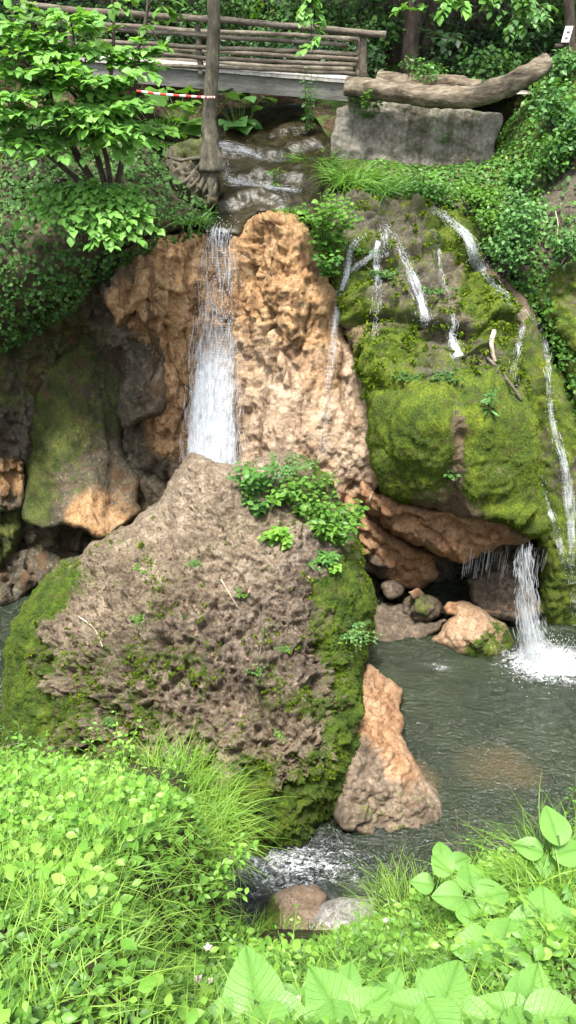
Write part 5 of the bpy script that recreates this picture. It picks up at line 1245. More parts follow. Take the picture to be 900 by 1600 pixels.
for k, (x, y, Y, lab, mt) in enumerate([(285, 172, 15.6, 'big pale butterbur leaves left of the slim tree', 'herb'), (375, 172, 17.0, 'dark rounded butterbur leaves under the bridge right of the slim tree', 'elder'), (250, 185, 15.0, 'second butterbur clump further left under the bridge', 'herb')]):
    herb(x, y + 18, lab, .5, 11, .42, .5, mt, 30 + k, Y=Y, per=2, wid=1.25, name='butterbur', lean=(0, -.1))
herb(482, 195, 'narrow leaved dark herb at the left foot of the abutment wall', .9, 10, .14, .2, 'elder', 35, Y=16.4, per=14, tpl=LEAF_N, wid=1.3)
herb(575, 180, 'light green creeper growing on the left part of the wall', .3, 12, .10, .3, 'elder', 36, keys=('wall',), per=7, lean=(0, -.3))
herb(692, 220, 'small pale fern growing in the middle of the wall', .2, 7, .12, .14, 'herbd', 37, keys=('wall',), per=8, tpl=LEAF_N, lean=(0, -.6))
herb(575, 165, 'small leafy sprig on the wall just under the log', .25, 6, .10, .12, 'herb', 38, Y=15.9, per=8)
herb(432, 285, 'small yellow green sedge tuft standing in the upper stream', .25, 14, .22, .1, 'fore', 39, per=2, tpl=LEAF_N, wid=.5, keys=('stream',))
herb(765, 640, 'single pale green sprig sprouting from the mossy mound', .42, 3, .14, .05, 'elder', 40, keys=('mound',), per=12, tpl=LEAF_N, lean=(0, -.2))
herb(702, 745, 'small dark leaved seedling on the wet strip of the mound', .12, 5, .09, .08, 'herbd', 41, keys=('mound',), per=5, lean=(0, -.7))
for k, (x, y, lab) in enumerate([(680, 455, 'dark wet leaf clump left of the green moss cushions'), (640, 590, 'dark leaf clump on the left of the mound shoulder'), (700, 590, 'dark leaf clump in the middle of the mound shoulder'), (600, 430, 'dark wet fern clump near the top left of the mound'), (560, 395, 'dark clump between the two top trickles')]):
    herb(x, y, lab, .10, 18, .075, .26, 'ivy', 60 + k, keys=('mound',), per=7, lean=(0, -.5), group='dark leaf clumps on the mound', name='tuft')
# grass clump and shrubs along the upper right bank
def tuft(px_, py_, label, n, ln, spread, seed, mat='grass', Y=None, keys=None, bend=1., group=None, wd=.014, name='grass_tuft'):
    r = np.random.default_rng(seed)
    base = unp(px_, py_, Y) if Y is not None else hit(px_, py_, keys)[0]
    a_ = r.uniform(0, 6.28, n); rd_ = spread * np.sqrt(r.random(n)); P = base + np.stack([np.cos(a_) * rd_, np.sin(a_) * rd_, 0 * a_ - .02], -1)
    D = nrm(np.stack([np.cos(a_) * .5, np.sin(a_) * .5, np.ones(n)], -1) + .3 * r.normal(size=(n, 3)))
    mb = MB(); blades(mb, P, D, ln * r.uniform(.6, 1.2, n), wd, bend * r.uniform(.5, 1.3, n), r, 4)
    o = mb.build(name, M[mat]); return tag(o, label, 'grass', group)
tuft(548, 292, 'tall arching grass clump at the foot of the abutment wall', 420, .85, .35, 1, 'herb', 15.2, bend=1.2, wd=.022)
tuft(492, 262, 'bright grass clump left of the tall arching one by the stream', 260, .6, .28, 2, 'herb', 15.8, wd=.02)
tuft(600, 300, 'lower grass clump right of the tall arching one', 220, .5, .3, 3, 'herbd', 14.9, wd=.02)
tuft(300, 345, 'grass fringe on the bank edge left of the main fall', 260, .35, .3, 4, 'herbd', 13.4, wd=.014)
tuft(455, 330, 'green mossy grass on top of the orange rock', 160, .16, .28, 5, 'herb', 13.5, wd=.01)
for k, (x, y, Y, rx, rz, n, lf, lab, mt) in enumerate([(822, 350, 12.9, .55, .6, 1100, .085, 'grey green elder like shrub with fine leaves on the right bank', 'elder'), (790, 400, 12.9, .45, .35, 600, .08, 'shrub drooping over the groove of the side stream', 'elder'), (868, 230, 14.0, .55, .45, 700, .09, 'leafy shrub below the raised end of the log', 'herbd'), (870, 165, 14.6, .5, .45, 700, .10, 'light shrub at the right border under the notice', 'elder'), (895, 200, 14, .4, .5, 500, .10, 'shrub at the right border beside the mossy bank', 'elder'), (660, 290, 14.9, .6, .25, 700, .075, 'low green mound of herbs under the middle of the wall', 'herbd'), (740, 310, 14.3, .5, .25, 600, .08, 'low herbs under the right end of the wall', 'herb'), (885, 380, 12.6, .4, .35, 500, .085, 'hanging shrub at the right border over the outcrop', 'elder'), (770, 345, 13.6, .45, .3, 500, .08, 'bright herbs above the side stream', 'herb'), (820, 270, 14, .4, .35, 450, .09, 'small shrub in the middle of the mossy right bank', 'herbd'), (890, 105, 16.0, .5, .4, 500, .11, 'pale leaved shrub around the notice post', 'elder'), (655, 112, 17.4, .6, .3, 400, .08, 'low weeds on the path edge behind the log', 'herbd')]):
    bush(x, y, Y, rx, rz, n, lf, lab, mt, 400 + k, 'shrubs on the upper right bank')
# branches of near trees reaching into the top of the picture
def overhang(label, targets, root, seed, n=40, size=.14, spread=.35, mat='hazel'):
    r = np.random.default_rng(seed); a = unp(*root); t = empty('bough', a, label, 'bough'); mbL, mbB = MB(), MB()
    mc = curve([a, (a + unp(*targets[0])) / 2 + np.array([0, 0, .1]), unp(*targets[0])], 14); tube(mbB, mc, np.linspace(.03, .01, 14), 6)
    for q in targets: spray(mbL, mbB, mc[int(r.integers(4, 11))], unp(*q), n, size, spread, r)
    mbB.build('branches', M['darkbark'], t); mbL.build('foliage', M[mat], t)
overhang('light green bough hanging in front of the bridge railing', [(490, 40, 13), (480, 15, 13), (500, 65, 13), (488, 85, 13)], (470, -160, 13.4), 1, 34, .12, .22)
overhang('bright bough across the top edge above the log', [(700, 12, 13), (640, 10, 13), (730, 18, 13), (670, 25, 13), (660, -10, 13)], (640, -170, 13.5), 2, 44, .14, .3)
overhang('bough of fresh leaves at the top edge right of the slim tree', [(440, -5, 13.5), (410, 5, 13.4)], (420, -190, 13.6), 3, 30, .12, .3, 'herb')
overhang('shaded bough at the top right above the slope', [(790, 20, 15), (830, 10, 15), (760, 5, 15.2), (820, 40, 15)], (800, -120, 15.4), 4, 46, .14, .4, 'herbd')
overhang('pale bough at the right edge beside the slim pale tree', [(820, 45, 17), (790, 60, 17.2), (850, 30, 17)], (860, -80, 17.4), 5, 34, .14, .4, 'elder')

# ================================================================== FOREGROUND BANK
def bankP(x, y): return np.stack([x, y, zground(x, y)], -1)
def seen(P):
    """picture position of points: used to keep the planting where the bank can be seen at all"""
    x = P[:, 0]; dy = P[:, 1]; dz = P[:, 2] - H
    zc = dy * C - dz * S; yc = dy * S + dz * C
    return 450 + F * x / zc, 800 - F * yc / zc
r = np.random.default_rng(500)
def bank_points(n, cond, ymin=.8, ymax=6.6, seed=0):
    r = np.random.default_rng(seed); P = np.zeros((0, 3))
    while len(P) < n:
        k = n * 6; y = r.uniform(ymin, ymax, k); x = r.uniform(-.8, .8, k) * (y / .55 + .3)
        Q = bankP(x, y); u, v = seen(Q)
        ok = (Q[:, 2] > .55) & (u > -240) & (u < 1180) & (v > 1100) & (v < 1720) & cond(u, v, r, k)
        # even spread in the picture-independent bank area
        P = np.concatenate([P, Q[ok]])
    return P[r.permutation(len(P))[:n]]
EDGE_U = [-80, 0, 60, 150, 250, 330, 345, 350, 410, 480, 590, 640, 700, 760, 860, 980]
EDGE_V = [1160, 1165, 1170, 1185, 1220, 1270, 1330, 1430, 1468, 1475, 1430, 1400, 1345, 1320, 1270, 1265]
def below_crest(tip):
    u, v = seen(tip); return v > np.interp(u, EDGE_U, EDGE_V)
left_c = lambda u, v, r, k: (u < 420) | (v > 1480)
any_c = lambda u, v, r, k: np.ones(k, bool)
# grass
P = bank_points(66000, any_c, seed=1); n = len(P)
dist = np.linalg.norm(P - np.array([0, 0, H]), axis=1)
keepn = r.random(n) < np.clip((dist / 4.5), .25, 1); P = P[keepn]
patch = fbm(P, 1.6, 3, 301); ln_ = (.22 + .18 * patch.clip(-.6, .8)) * r.uniform(.6, 1.4, len(P)) * np.clip(.45 + .2 * P[:, 1], .3, 1)
uu, vv_ = seen(P + np.stack([0 * ln_, 0 * ln_, ln_ * .5], -1))
ok = below_crest(P + np.stack([0 * ln_, 0 * ln_, ln_ * .8], -1)) & ~((uu > 320) & (vv_ > 1475) & (r.random(len(P)) < .88)) & ~((uu <= 320) & (vv_ > 1430) & (r.random(len(P)) < .4)); P = P[ok]; ln_ = ln_[ok]; n = len(P)
mb = MB(); D = nrm(np.array([0, -.15, 1.]) + .38 * r.normal(size=(n, 3)))
blades(mb, P - [0, 0, .03], D, ln_, .0062 * r.uniform(.7, 1.4, n), r.uniform(.4, 1.5, n), r, 4)
tag(mb.build('grass', M['grass']), 'fresh green grass covering the near bank', 'grass', kind='stuff')
# small herbs between the grass
P = bank_points(10500, any_c, seed=2); gp = fbm(P, 1.5, 3, 303); P = P[(gp > -.3) & ((P[:, 1] > 2.2) | (r.random(len(P)) < .4))]; n = len(P)
hh = r.uniform(.02, .28, n) * np.clip(.3 + .2 * P[:, 1], .3, 1)
uu, vv_ = seen(P + np.stack([0 * hh, 0 * hh, hh], -1))
ok = below_crest(P + np.stack([0 * hh, 0 * hh, hh + .03], -1)) & ~((uu > 320) & (vv_ > 1490) & (hh > .04)); P = P[ok]; hh = hh[ok]; n = len(P)
a_ = r.uniform(0, 6.28, n); D = nrm(np.stack([np.cos(a_), np.sin(a_), r.uniform(-.3, .3, n)], -1)); N = nrm(np.array([0, -.25, 1.]) + .35 * r.normal(size=(n, 3)))
mb = MB(); leaves(mb, P + np.stack([0 * hh, 0 * hh, hh], -1), D, N, r.uniform(.025, .075, n) * r.uniform(.7, 1.35, n), LEAF_M, .8)
tag(mb.build('ground_cover', M['fore']), 'mixed small leaved weeds growing through the grass of the near bank', 'ground cover', kind='stuff')

P = bank_points(18000, any_c, ymin=.7, ymax=5., seed=3); n = len(P)
hh = r.uniform(.005, .07, n); ok = below_crest(P + np.stack([0 * hh, 0 * hh, hh + .02], -1)); P = P[ok]; hh = hh[ok]; n = len(P)
a_ = r.uniform(0, 6.28, n); D = nrm(np.stack([np.cos(a_), np.sin(a_), r.uniform(-.2, .4, n)], -1)); N = nrm(np.array([0, -.45, 1.]) + .4 * r.normal(size=(n, 3)))
mb = MB(); leaves(mb, P + np.stack([0 * hh, 0 * hh, hh], -1), D, N, r.uniform(.03, .085, n) * np.clip(.4 + .15 * P[:, 1], .4, 1), LEAF_M, .75)
tag(mb.build('ground_cover', M['herb']), 'low creeping leaves covering the soil of the near bank under the taller weeds', 'ground cover', kind='stuff')

# a large veined leaf, modelled
def big_leaf(nu=9, nv=26):
    t = np.linspace(0, 1, nv); w = .40 * np.sin(math.pi * t ** .75) ** .8 * (1 - .25 * t) + .002
    w = w * (1 + .05 * np.abs(((t * 13) % 1) - .5) * 2)
    u = np.linspace(-1, 1, nu * 2 + 1)
    X = w[:, None] * u[None]; Yl = t[:, None] + .07 * np.abs(u[None]) * w[:, None]
    vein = np.abs(((t[:, None] * 9 - np.abs(u[None]) * 2.2) % 1) - .5) * 2
    Z = -.9 * (t[:, None] - .3) ** 2 * .35 + .16 * np.abs(X) ** 1.2 + .022 * np.sqrt(np.maximum(0, 1 - vein ** 2)) * np.minimum(1, np.abs(u[None]) * 4) - .02 * np.exp(-(u[None] / .07) ** 2)
    V = np.stack([X, Yl, Z], -1).reshape(-1, 3); m_ = len(u); i = np.arange(nv - 1)[:, None] * m_ + np.arange(m_ - 1)[None]
    return V, [np.stack([i, i + 1, i + m_ + 1, i + m_], -1).reshape(-1, 4)]
BIG = big_leaf()
m, nt, out = newmat('big_veined_leaf'); b = NB(nt)
g = b.n('ShaderNodeNewGeometry'); n1 = b.noise(6., 3, .5); lu = b.math('ABSOLUTE', b.attr('lu')); lv = b.attr('lv')
sv_ = b.math('ABSOLUTE', b.math('SUBTRACT', b.math('FRACT', b.math('SUBTRACT', b.math('MULTIPLY', lv, 10.), b.math('MULTIPLY', lu, 2.0))), .5))
side_ = b.rng(sv_, .44, .50); mid_ = b.rng(lu, .07, .0); net_ = b.n('ShaderNodeTexVoronoi', feature='DISTANCE_TO_EDGE'); net_.inputs['Scale'].default_value = 75.
b.l(b.pos(), net_.inputs['Vector']); nt2 = b.rng(net_.outputs[0], .12, .0)
vsum = b.math('MAXIMUM', b.math('MAXIMUM', side_, mid_), b.math('MULTIPLY', nt2, .14)); v_ = b.math('MULTIPLY', b.math('MAXIMUM', side_, mid_), .38)
col = b.ramp(b.math('ADD', b.math('MULTIPLY', g.outputs['Random Per Island'], .5), b.math('MULTIPLY', n1, .5)), [(.25, (.10, .25, .045)), (.5, (.155, .34, .065)), (.75, (.21, .42, .085))])
col = b.mix(v_, col, (.075, .19, .03))  # veins darkened in the colour to look like shaded grooves
pp_ = b.principled(None, col, .42, b.bump(b.math('SUBTRACT', 1., vsum), .45, .010), .4)
tl = b.n('ShaderNodeBsdfTranslucent'); b.l(b.mix(1., col, (1., 1., .4), 'MULTIPLY'), tl.inputs['Color'])
mx = b.n('ShaderNodeMixShader'); mx.inputs[0].default_value = .4; b.l(pp_, mx.inputs[1]); b.l(tl.outputs[0], mx.inputs[2]); b.l(mx.outputs[0], out.inputs['Surface'])
M['bigleaf'] = m
bu = np.linspace(-1, 1, 19); bt = np.linspace(0, 1, 26)
vv = np.abs(((bt[:, None] * 9 - np.abs(bu[None]) * 2.2) % 1) - .5) * 2
BIGU = np.broadcast_to(bu[None], vv.shape).ravel(); BIGL = np.broadcast_to(bt[:, None], vv.shape).ravel()

def big_plant(label, tips, seed, stem_from=None, name='nettle', group='large leaved plants on the near bank', wid=1., mat='bigleaf'):
    """tips: (px, py, Y, size m, heading deg, tilt)"""
    c_ = unp(*tips[0][:3]); gx, gy = c_[0], c_[1] + .1
    base = np.array([gx, gy, min(float(zground(gx, gy)), c_[2] - .1)]) if stem_from is None else stem_from
    t = empty(name, base, label, 'plant', group); mb = MB(); sb = MB()
    r = np.random.default_rng(seed)
    tube(sb, curve([base, (base + c_) / 2 + r.normal(size=3) * .02, c_], 12), np.linspace(.008, .005, 12), 6)
    for (x, y, Y, s_, hd, tl_) in tips:
        p_ = unp(x, y, Y); a_ = math.radians(hd)
        D = np.array([math.cos(a_), math.sin(a_), tl_]); N = np.array([0, -.35, 1.]) + .12 * r.normal(size=3)
        q = p_ - nrm(D) * s_ * .5
        T, Fs = BIG; D = nrm(D); X = nrm(np.cross(D, N)); N = np.cross(X, D)
        L = T * np.array([wid, 1, 1]); V = q + s_ * (L[:, :1] * X + L[:, 1:2] * D + L[:, 2:3] * N)
        lf = MB(); lf.add(V, Fs, lu=BIGU, lv=BIGL); lf.build('leaf', M[mat], t)
        tube(sb, curve([c_ * .4 + base * .6 + (q - c_) * .3, (q + c_) / 2 - np.array([0, 0, .02]), q], 8), np.linspace(.005, .003, 8), 5)
    sb.build('stem', M['stem'], t)
big_plant('large veined leaf plant at the bottom edge left of centre', [(395, 1548, 1.85, .36, 105, .45), (450, 1588, 1.72, .22, -15, .0), (345, 1592, 1.75, .20, 200, .15), (425, 1612, 1.6, .24, -60, .1), (360, 1560, 2.0, .13, 140, .2)], 1)
big_plant('large veined leaf plant at the bottom edge in the centre', [(515, 1562, 1.8, .31, 125, .25), (572, 1578, 1.75, .25, 35, .3), (545, 1530, 2.0, .16, 80, .3), (530, 1615, 1.55, .25, -80, 0), (480, 1600, 1.65, .17, 190, .1)], 2)
big_plant('large veined leaf plant at the bottom edge right of centre', [(700, 1550, 1.85, .32, 60, .15), (640, 1578, 1.75, .22, 165, .1), (748, 1592, 1.7, .2, -20, .1), (690, 1612, 1.6, .26, -70, 0), (665, 1535, 2.0, .14, 110, .3)], 3)
big_plant('large leaved plant in the bottom right corner', [(830, 1560, 1.8, 0.308, 60, 0.3), (790, 1585, 1.71, 0.242, 150, 0.1), (870, 1590, 1.66, 0.264, 0, 0.1), (820, 1615, 1.61, 0.22, -80, 0.1)], 4)
big_plant('tall plant with three broad ribbed leaves at the right border', [(865, 1288, 3.7, .30, 95, .35), (825, 1325, 3.65, .22, 165, .1), (890, 1330, 3.6, .28, 15, .0), (850, 1350, 3.6, .2, -100, -.2)], 5, name='shrub')
big_plant('plant with two pale oval leaves in the grass of the left bank', [(85, 1245, 4.4, .26, 60, .2), (110, 1290, 4.2, .25, 30, .1), (60, 1270, 4.3, .16, 160, 0)], 6, wid=1.1)
big_plant('rounded leaf plant at the left border of the bottom', [(40, 1500, 2.39, 0.2, 120, 0.1), (90, 1480, 2.48, 0.17, 40, 0.1), (20, 1545, 2.12, 0.2, -150, 0), (80, 1540, 2.21, 0.18, -30, 0)], 7, wid=1.15)
big_plant('rounded leaf plant at the lower left corner', [(60, 1590, 1.84, 0.2, 100, 0.1), (130, 1585, 1.89, 0.18, 20, 0.1), (10, 1600, 1.75, 0.2, 170, 0.1)], 8, wid=1.15)
big_plant('rounded leaf plant between the purple flower spikes', [(200, 1575, 1.93, 0.17, 80, 0.1), (240, 1590, 1.84, 0.16, 10, 0.1), (180, 1540, 2.12, 0.15, 150, 0.1)], 9, wid=1.15)
big_plant('broad leaved plant in the middle of the right bank', [(735, 1370, 3.51, 0.237, 90, 0.2), (700, 1400, 3.38, 0.225, 180, 0.1), (770, 1400, 3.33, 0.25, 10, 0.1), (740, 1430, 3.24, 0.25, -70, 0.0), (690, 1350, 3.69, 0.2, 130, 0.1)], 10, wid=1.2)
big_plant('broad leaved plant lower on the right bank', [(790, 1460, 2.79, 0.26, 60, 0.1), (740, 1480, 2.7, 0.26, 190, 0.1), (820, 1490, 2.61, 0.247, -10, 0.1), (780, 1510, 2.52, 0.26, -90, 0.0)], 11, wid=1.2)
big_plant('yellow green leaf plant left of the broad leaved ones', [(690, 1330, 4.0, 0.18, 90, 0.2), (720, 1345, 3.91, 0.168, 20, 0.1), (660, 1380, 3.72, 0.18, 170, 0.1)], 12, wid=1.2)
big_plant('large veined leaves between the left and centre plants at the bottom edge', [(470, 1565, 1.95, .17, 60, .1), (445, 1555, 2.0, .13, 170, .2), (490, 1545, 2.1, .12, 20, .1)], 13)
big_plant('large veined leaves between the centre and right plants at the bottom edge', [(612, 1560, 1.95, .18, 130, .1), (640, 1605, 1.7, .2, -20, .1), (598, 1605, 1.65, .22, -120, .1), (620, 1530, 2.15, .11, 60, .2)], 14)
big_plant('pale rounded leaf plant on the lower left bank', [(150, 1470, 2.67, 0.17, 90, 0.1), (180, 1500, 2.48, 0.17, 10, 0.1), (120, 1500, 2.48, 0.18, 170, 0.1), (160, 1530, 2.3, 0.16, -80, 0)], 15, wid=1.2)
big_plant('pale rounded leaf plant below the pink flowers', [(280, 1570, 2.12, 0.17, 90, 0.1), (320, 1590, 1.98, 0.17, 10, 0.1), (250, 1610, 1.93, 0.18, -170, 0.1)], 16, wid=1.2)
big_plant('small oval leaf plant in the left bank grass near the border', [(20, 1390, 3.22, 0.16, 100, 0.1), (60, 1420, 3.04, 0.17, 20, 0.1), (0, 1440, 2.85, 0.17, -160, 0.1)], 17, wid=1.15)
# leafy weeds on the bank
WD = [(40, 1195, 5.6, .45, .10, 'herb', 'leafy weed clump at the top of the left bank near the border'), (110, 1215, 5.4, .4, .09, 'herb', 'leafy weed clump beside the two pale oval leaves'), (190, 1225, 5.2, .4, .085, 'fore', 'bright weed clump on the crest of the left bank'), (260, 1270, 4.8, .35, .08, 'fore', 'bright weed clump left of the hanging grass'), (40, 1330, 3.9, .35, .09, 'fore', 'weed clump at the left border below the pale leaves'), (330, 1450, 3.5, .3, .09, 'fore', 'weed clump above the pink flowers'), (250, 1400, 3.9, .25, .07, 'herb', 'small weed clump below the pale limestone lump'),
      (20, 1430, 3.1, .3, .10, 'fore', 'broad weed clump at the left border'), (140, 1440, 3.2, .3, .09, 'fore', 'broad weed clump in the middle of the left bank'), (640, 1450, 4.2, .3, .08, 'fore', 'weed clump right of the white stone'), (560, 1540, 3.0, .22, .08, 'herb', 'weed clump below the white stone'), (450, 1545, 2.9, .2, .07, 'fore', 'weed clump below the brown stone'), (650, 1480, 3.5, .4, .09, 'fore', 'weed clump in the middle of the lower right'),
      (850, 1440, 3.2, .4, .10, 'herbd', 'shaded weed clump at the right border'), (880, 1500, 2.8, .35, .09, 'fore', 'weed clump in the right corner'), (740, 1290, 5.0, .3, .06, 'herb', 'small leaved sprig sticking up over the water at right'), (420, 1560, 2.6, .2, .07, 'fore', 'small weed behind the largest leaf'), (600, 1540, 2.7, .3, .08, 'herb', 'weed clump between the two largest leaf plants'), (330, 1370, 4.4, .25, .06, 'herb', 'trailing weed hanging over the water from the left bank'), (895, 1235, 4.6, .3, .06, 'herb', 'small leafy sprig at the right border above the water')]
for k, (x, y, Y, hg, lf, mt, lab) in enumerate(WD):
    q = unp(x, y, Y); zz = float(zground(q[0], q[1])); 
    herb(x, y, lab, hg, 9, lf * .8, .26, mt, 600 + k, Y=Y, per=9, name='weed', group='leafy weeds on the near bank', lean=(0, -.1), wid=.66 if k % 3 else 1., tpl=LEAF_M if k % 3 else LEAF_N) if zz > q[2] - .5 else herb(x, y, lab, hg, 9, lf * .85, .16, mt, 600 + k, Y=Y, per=9, name='weed', group='leafy weeds on the near bank', lean=(0, -.1), wid=.66 if k % 3 else 1., tpl=LEAF_M if k % 3 else LEAF_N)
big_plant('dark broad leaved plant near the right border below the ribbed leaves', [(850, 1410, 3.0, .24, 80, .2), (885, 1440, 2.9, .22, 0, .1), (820, 1440, 2.9, .22, 180, .1), (860, 1470, 2.8, .22, -80, 0)], 18, wid=1.25)
tuft(445, 1476, 'short grass on the bank edge below the smooth brown stone', 160, .22, .22, 17, 'grass', 4.7, bend=1., wd=.007)
tuft(530, 1490, 'short grass on the bank edge below the white stone', 160, .22, .22, 18, 'grass', 4.5, bend=1., wd=.007)
tuft(385, 1465, 'short grass at the left of the smooth brown stone', 140, .22, .18, 19, 'grass', 4.6, bend=1., wd=.007)
# overhanging grass at the bank corner, grass on the right
tuft(300, 1290, 'long grass hanging over the corner of the left bank', 700, .55, .38, 11, 'grass', 4.75, bend=1.3, wd=.009)
tuft(250, 1235, 'long grass on the crest of the left bank', 500, .5, .4, 12, 'grass', 5.1, bend=1.1, wd=.009)
tuft(275, 1325, 'withered straw coloured grass over the pale limestone lump', 160, .4, .12, 13, 'twig', 4.65, bend=1.6, wd=.007)
tuft(850, 1420, 'long arching grass in front of the shaded weeds at right', 130, .6, .35, 14, 'grass', 3.3, bend=1.3, wd=.010)
tuft(640, 1430, 'fine grass between the white stone and the broad leaves', 350, .45, .35, 15, 'grass', 4.5, bend=1., wd=.008)
tuft(880, 1370, 'thin grass with pale tips at the right border', 200, .6, .25, 16, 'grass', 3.6, bend=1.2, wd=.008)
# flowers
def flower(x, y, Y, s_, label, seed):
    r = np.random.default_rng(seed); Y = Y * .80; c_ = unp(x, y, Y); s_ = s_ * .72; base = c_ - np.array([.02, -.03, .3]); base[2] = min(base[2], float(zground(base[0], base[1])) - .02)
    t = empty('flower', base, label, 'flower', 'pale pink flowers in the grass')
    a = MB(); tube(a, curve([base, (base + c_) / 2 + r.normal(size=3) * .01, c_], 8), .003, 5); a.build('stem', M['stem'], t)
    a = MB(); az = np.arange(5) * 1.2566 + r.random()
    leaves(a, np.repeat(c_[None], 5, 0), np.stack([np.cos(az), np.sin(az) - .3, .35 + 0 * az], -1), np.array([[0, -.5, 1.]] * 5), s_, LEAF_M, .85); a.build('petals', M['pink'], t)
    a = MB(); drops(a, (c_ + np.array([0, -.004, .006]))[None], .005); a.build('flower_centre', M['yellow'], t)
for k, (x, y, Y, s_, lab) in enumerate([(325, 1480, 3.2, .035, 'pale pink flower highest on the left bank'), (310, 1530, 2.8, .036, 'largest pale pink flower left of the large leaves'), (328, 1532, 2.8, .026, 'small pale pink flower right beside the largest one'), (297, 1555, 2.6, .022, 'pink flower bud below the largest pink flower'), (231, 1524, 2.7, .028, 'pale pink flower right of the purple spikes'), (219, 1552, 2.5, .03, 'half closed pink flower below the purple spikes'), (76, 1515, 2.7, .034, 'white flower on the far left'), (62, 1535, 2.6, .028, 'lower white flower on the far left'), (466, 1560, 2.4, .02, 'tiny pink flower between the largest leaves'), (602, 1438, 4.3, .03, 'pale flower right of the white stone')]):
    flower(x, y, Y, s_, lab, 700 + k)
def spike(x, y, Y, h_, label, seed):
    r = np.random.default_rng(seed); Y = Y * .86; c_ = unp(x, y, Y); base = c_ - np.array([0, 0, .32]); base[2] = min(base[2], float(zground(base[0], base[1])) - .02)
    t = empty('flower', base, label, 'flower', 'purple flower spikes in the grass'); a = MB()
    tube(a, curve([base, (base + c_) / 2 + r.normal(size=3) * .015, c_ + [0, 0, h_ * .6]], 10), .0035, 5); a.build('stem', M['stem'], t)
    n = 34; az = np.arange(n) * 2.4; zz = np.repeat(np.linspace(-.5, .5, n // 2), 2) * h_
    a = MB(); leaves(a, c_ + np.stack([.004 * np.cos(az), .004 * np.sin(az), zz], -1), np.stack([np.cos(az), np.sin(az), .3 + 0 * az], -1), np.array([[0, 0, 1.]] * n) + .3 * r.normal(size=(n, 3)), .022 * (1.1 - .8 * (zz / h_ + .5)), LEAF_S, 1.2); a.build('petals', M['purple'], t)
for k, (x, y, Y, h_, lab) in enumerate([(140, 1535, 2.45, .11, 'purple flower spike on the left of the pair'), (159, 1525, 2.5, .09, 'purple flower spike on the right of the pair'), (262, 1578, 2.2, .08, 'small purple spike near the bottom edge')]): spike(x, y, Y, h_, lab, 720 + k)
# dead twigs and stalks
def stalk(pts_, r_, label, name='twig', mat='twig', forks=()):
    p_ = curve([unp(*q) for q in pts_], 20); mb = MB(); tube(mb, p_, np.linspace(r_, r_ * .5, 20), 6, .15)
    for i, d_ in forks: tube(mb, curve([p_[i], p_[i] + np.array(d_) * .5 + [0, 0, .02], p_[i] + np.array(d_)], 8), np.linspace(r_ * .6, r_ * .3, 8), 5)
    tag(mb.build(name, M[mat]), label, 'twig')
stalk([(730, 1345, 4.8), (722, 1325, 4.85), (716, 1300, 4.9), (712, 1265, 4.95)], .008, 'bare upright forked twig standing over the water', forks=[(8, (.12, 0, .1)), (12, (-.08, 0, .12))], mat='rail')
stalk([(735, 1345, 4.8), (705, 1320, 4.85), (680, 1295, 4.9)], .007, 'bare twig leaning left over the water', mat='rail', forks=[(10, (-.1, 0, -.02))])
stalk([(760, 1320, 4.9), (785, 1315, 4.9), (800, 1330, 4.8)], .005, 'thin bare twig beside the small leaved sprig', mat='rail')
stalk([(90, 1480, 2.9), (75, 1400, 3.3), (60, 1320, 3.8), (45, 1260, 4.1)], .006, 'dead brown stalk rising through the left bank', mat='rail')
stalk([(115, 1560, 2.4), (110, 1480, 2.8), (98, 1410, 3.2), (88, 1330, 3.6)], .006, 'second dead stalk with rough seeds on the left bank', mat='rail')
stalk([(0, 1170, 6.0), (20, 1163, 6.0), (45, 1160, 6.0)], .008, 'thin grey twig at the left border in front of the boulder', mat='rail')
stalk([(340, 1395, 4.3), (350, 1360, 4.4), (372, 1370, 4.4), (395, 1385, 4.4)], .003, 'thin trailing stem reaching over the water', mat='stem', forks=[(10, (.06, 0, .05)), (15, (.05, 0, -.04))])
stalk([(590, 1400, 4.6), (588, 1370, 4.65), (590, 1340, 4.7)], .004, 'single green grass stalk in front of the water', mat='stem', forks=[(14, (.02, 0, .04)), (17, (-.02, 0, .04))])
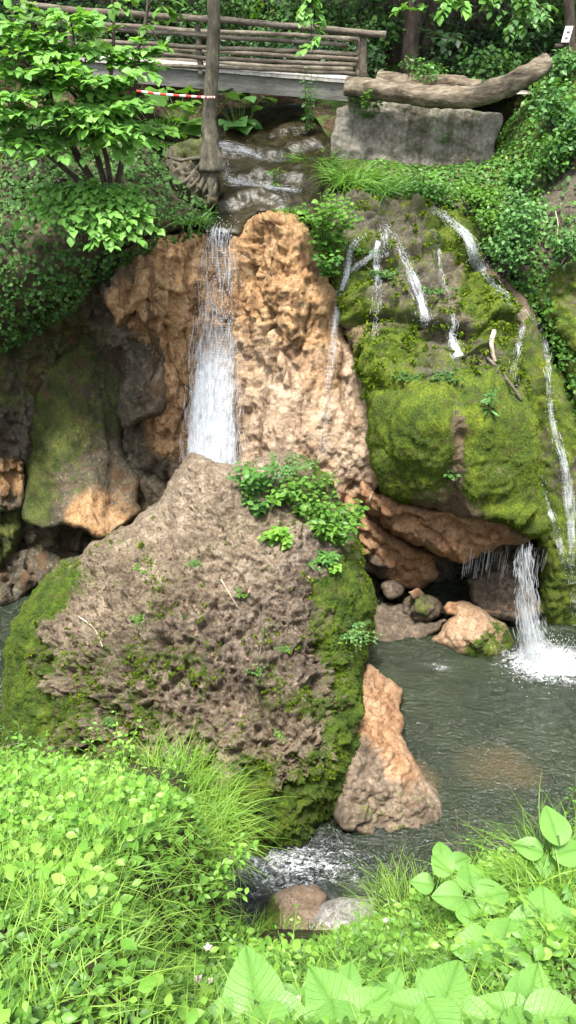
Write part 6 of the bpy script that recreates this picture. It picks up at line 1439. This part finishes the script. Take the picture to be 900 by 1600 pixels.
stalk([(250, 1180, 5.3), (270, 1190, 5.3), (290, 1170, 5.3), (300, 1178, 5.3)], .004, 'curved stem rising from the crest of the left bank', mat='stem')
# ================================================================== camera, light
cam = bpy.data.cameras.new('camera'); cam_o = bpy.data.objects.new('camera', cam); COL.objects.link(cam_o)
cam_o.location = (0, 0, H); cam_o.rotation_euler = (math.radians(60), 0, 0)
cam.sensor_fit = 'VERTICAL'; cam.angle_y = 2 * math.atan(800 / F); cam.clip_start = .05; cam.clip_end = 500
SC.camera = cam_o
w = bpy.data.worlds.new('World'); SC.world = w; w.use_nodes = True
nt = w.node_tree; nt.nodes.clear(); b = NB(nt)
sky = b.n('ShaderNodeTexSky', sky_type='NISHITA'); sky.sun_disc = False
SUN_EL, SUN_AZ = math.radians(68), math.radians(195)
sky.sun_elevation = SUN_EL; sky.sun_rotation = SUN_AZ; sky.air_density = 1.; sky.dust_density = 2.5
hs = b.n('ShaderNodeHueSaturation'); hs.inputs['Saturation'].default_value = .35; b.l(sky.outputs[0], hs.inputs['Color'])
bg = b.n('ShaderNodeBackground'); bg.inputs['Strength'].default_value = .07; b.l(hs.outputs[0], bg.inputs['Color'])
wo = b.n('ShaderNodeOutputWorld'); b.l(bg.outputs[0], wo.inputs['Surface'])
sl = bpy.data.lights.new('sun', 'SUN'); sl.energy = 1.5; sl.angle = math.radians(12); sl.color = (1, .96, .88)
so = bpy.data.objects.new('sun', sl); COL.objects.link(so)
d = Vector((math.sin(SUN_AZ) * math.cos(SUN_EL), math.cos(SUN_AZ) * math.cos(SUN_EL), math.sin(SUN_EL)))
so.rotation_euler = d.to_track_quat('Z', 'Y').to_euler()
SC.view_settings.view_transform = 'Standard'; SC.view_settings.look = 'None'; SC.view_settings.gamma = 1
SC.view_settings.use_curve_mapping = False
SC.view_settings.exposure = 2.75
SC.cycles.max_bounces = 6; SC.cycles.diffuse_bounces = 3; SC.cycles.glossy_bounces = 3; SC.cycles.transmission_bounces = 4; SC.cycles.transparent_max_bounces = 12
SC.cycles.use_denoising = True
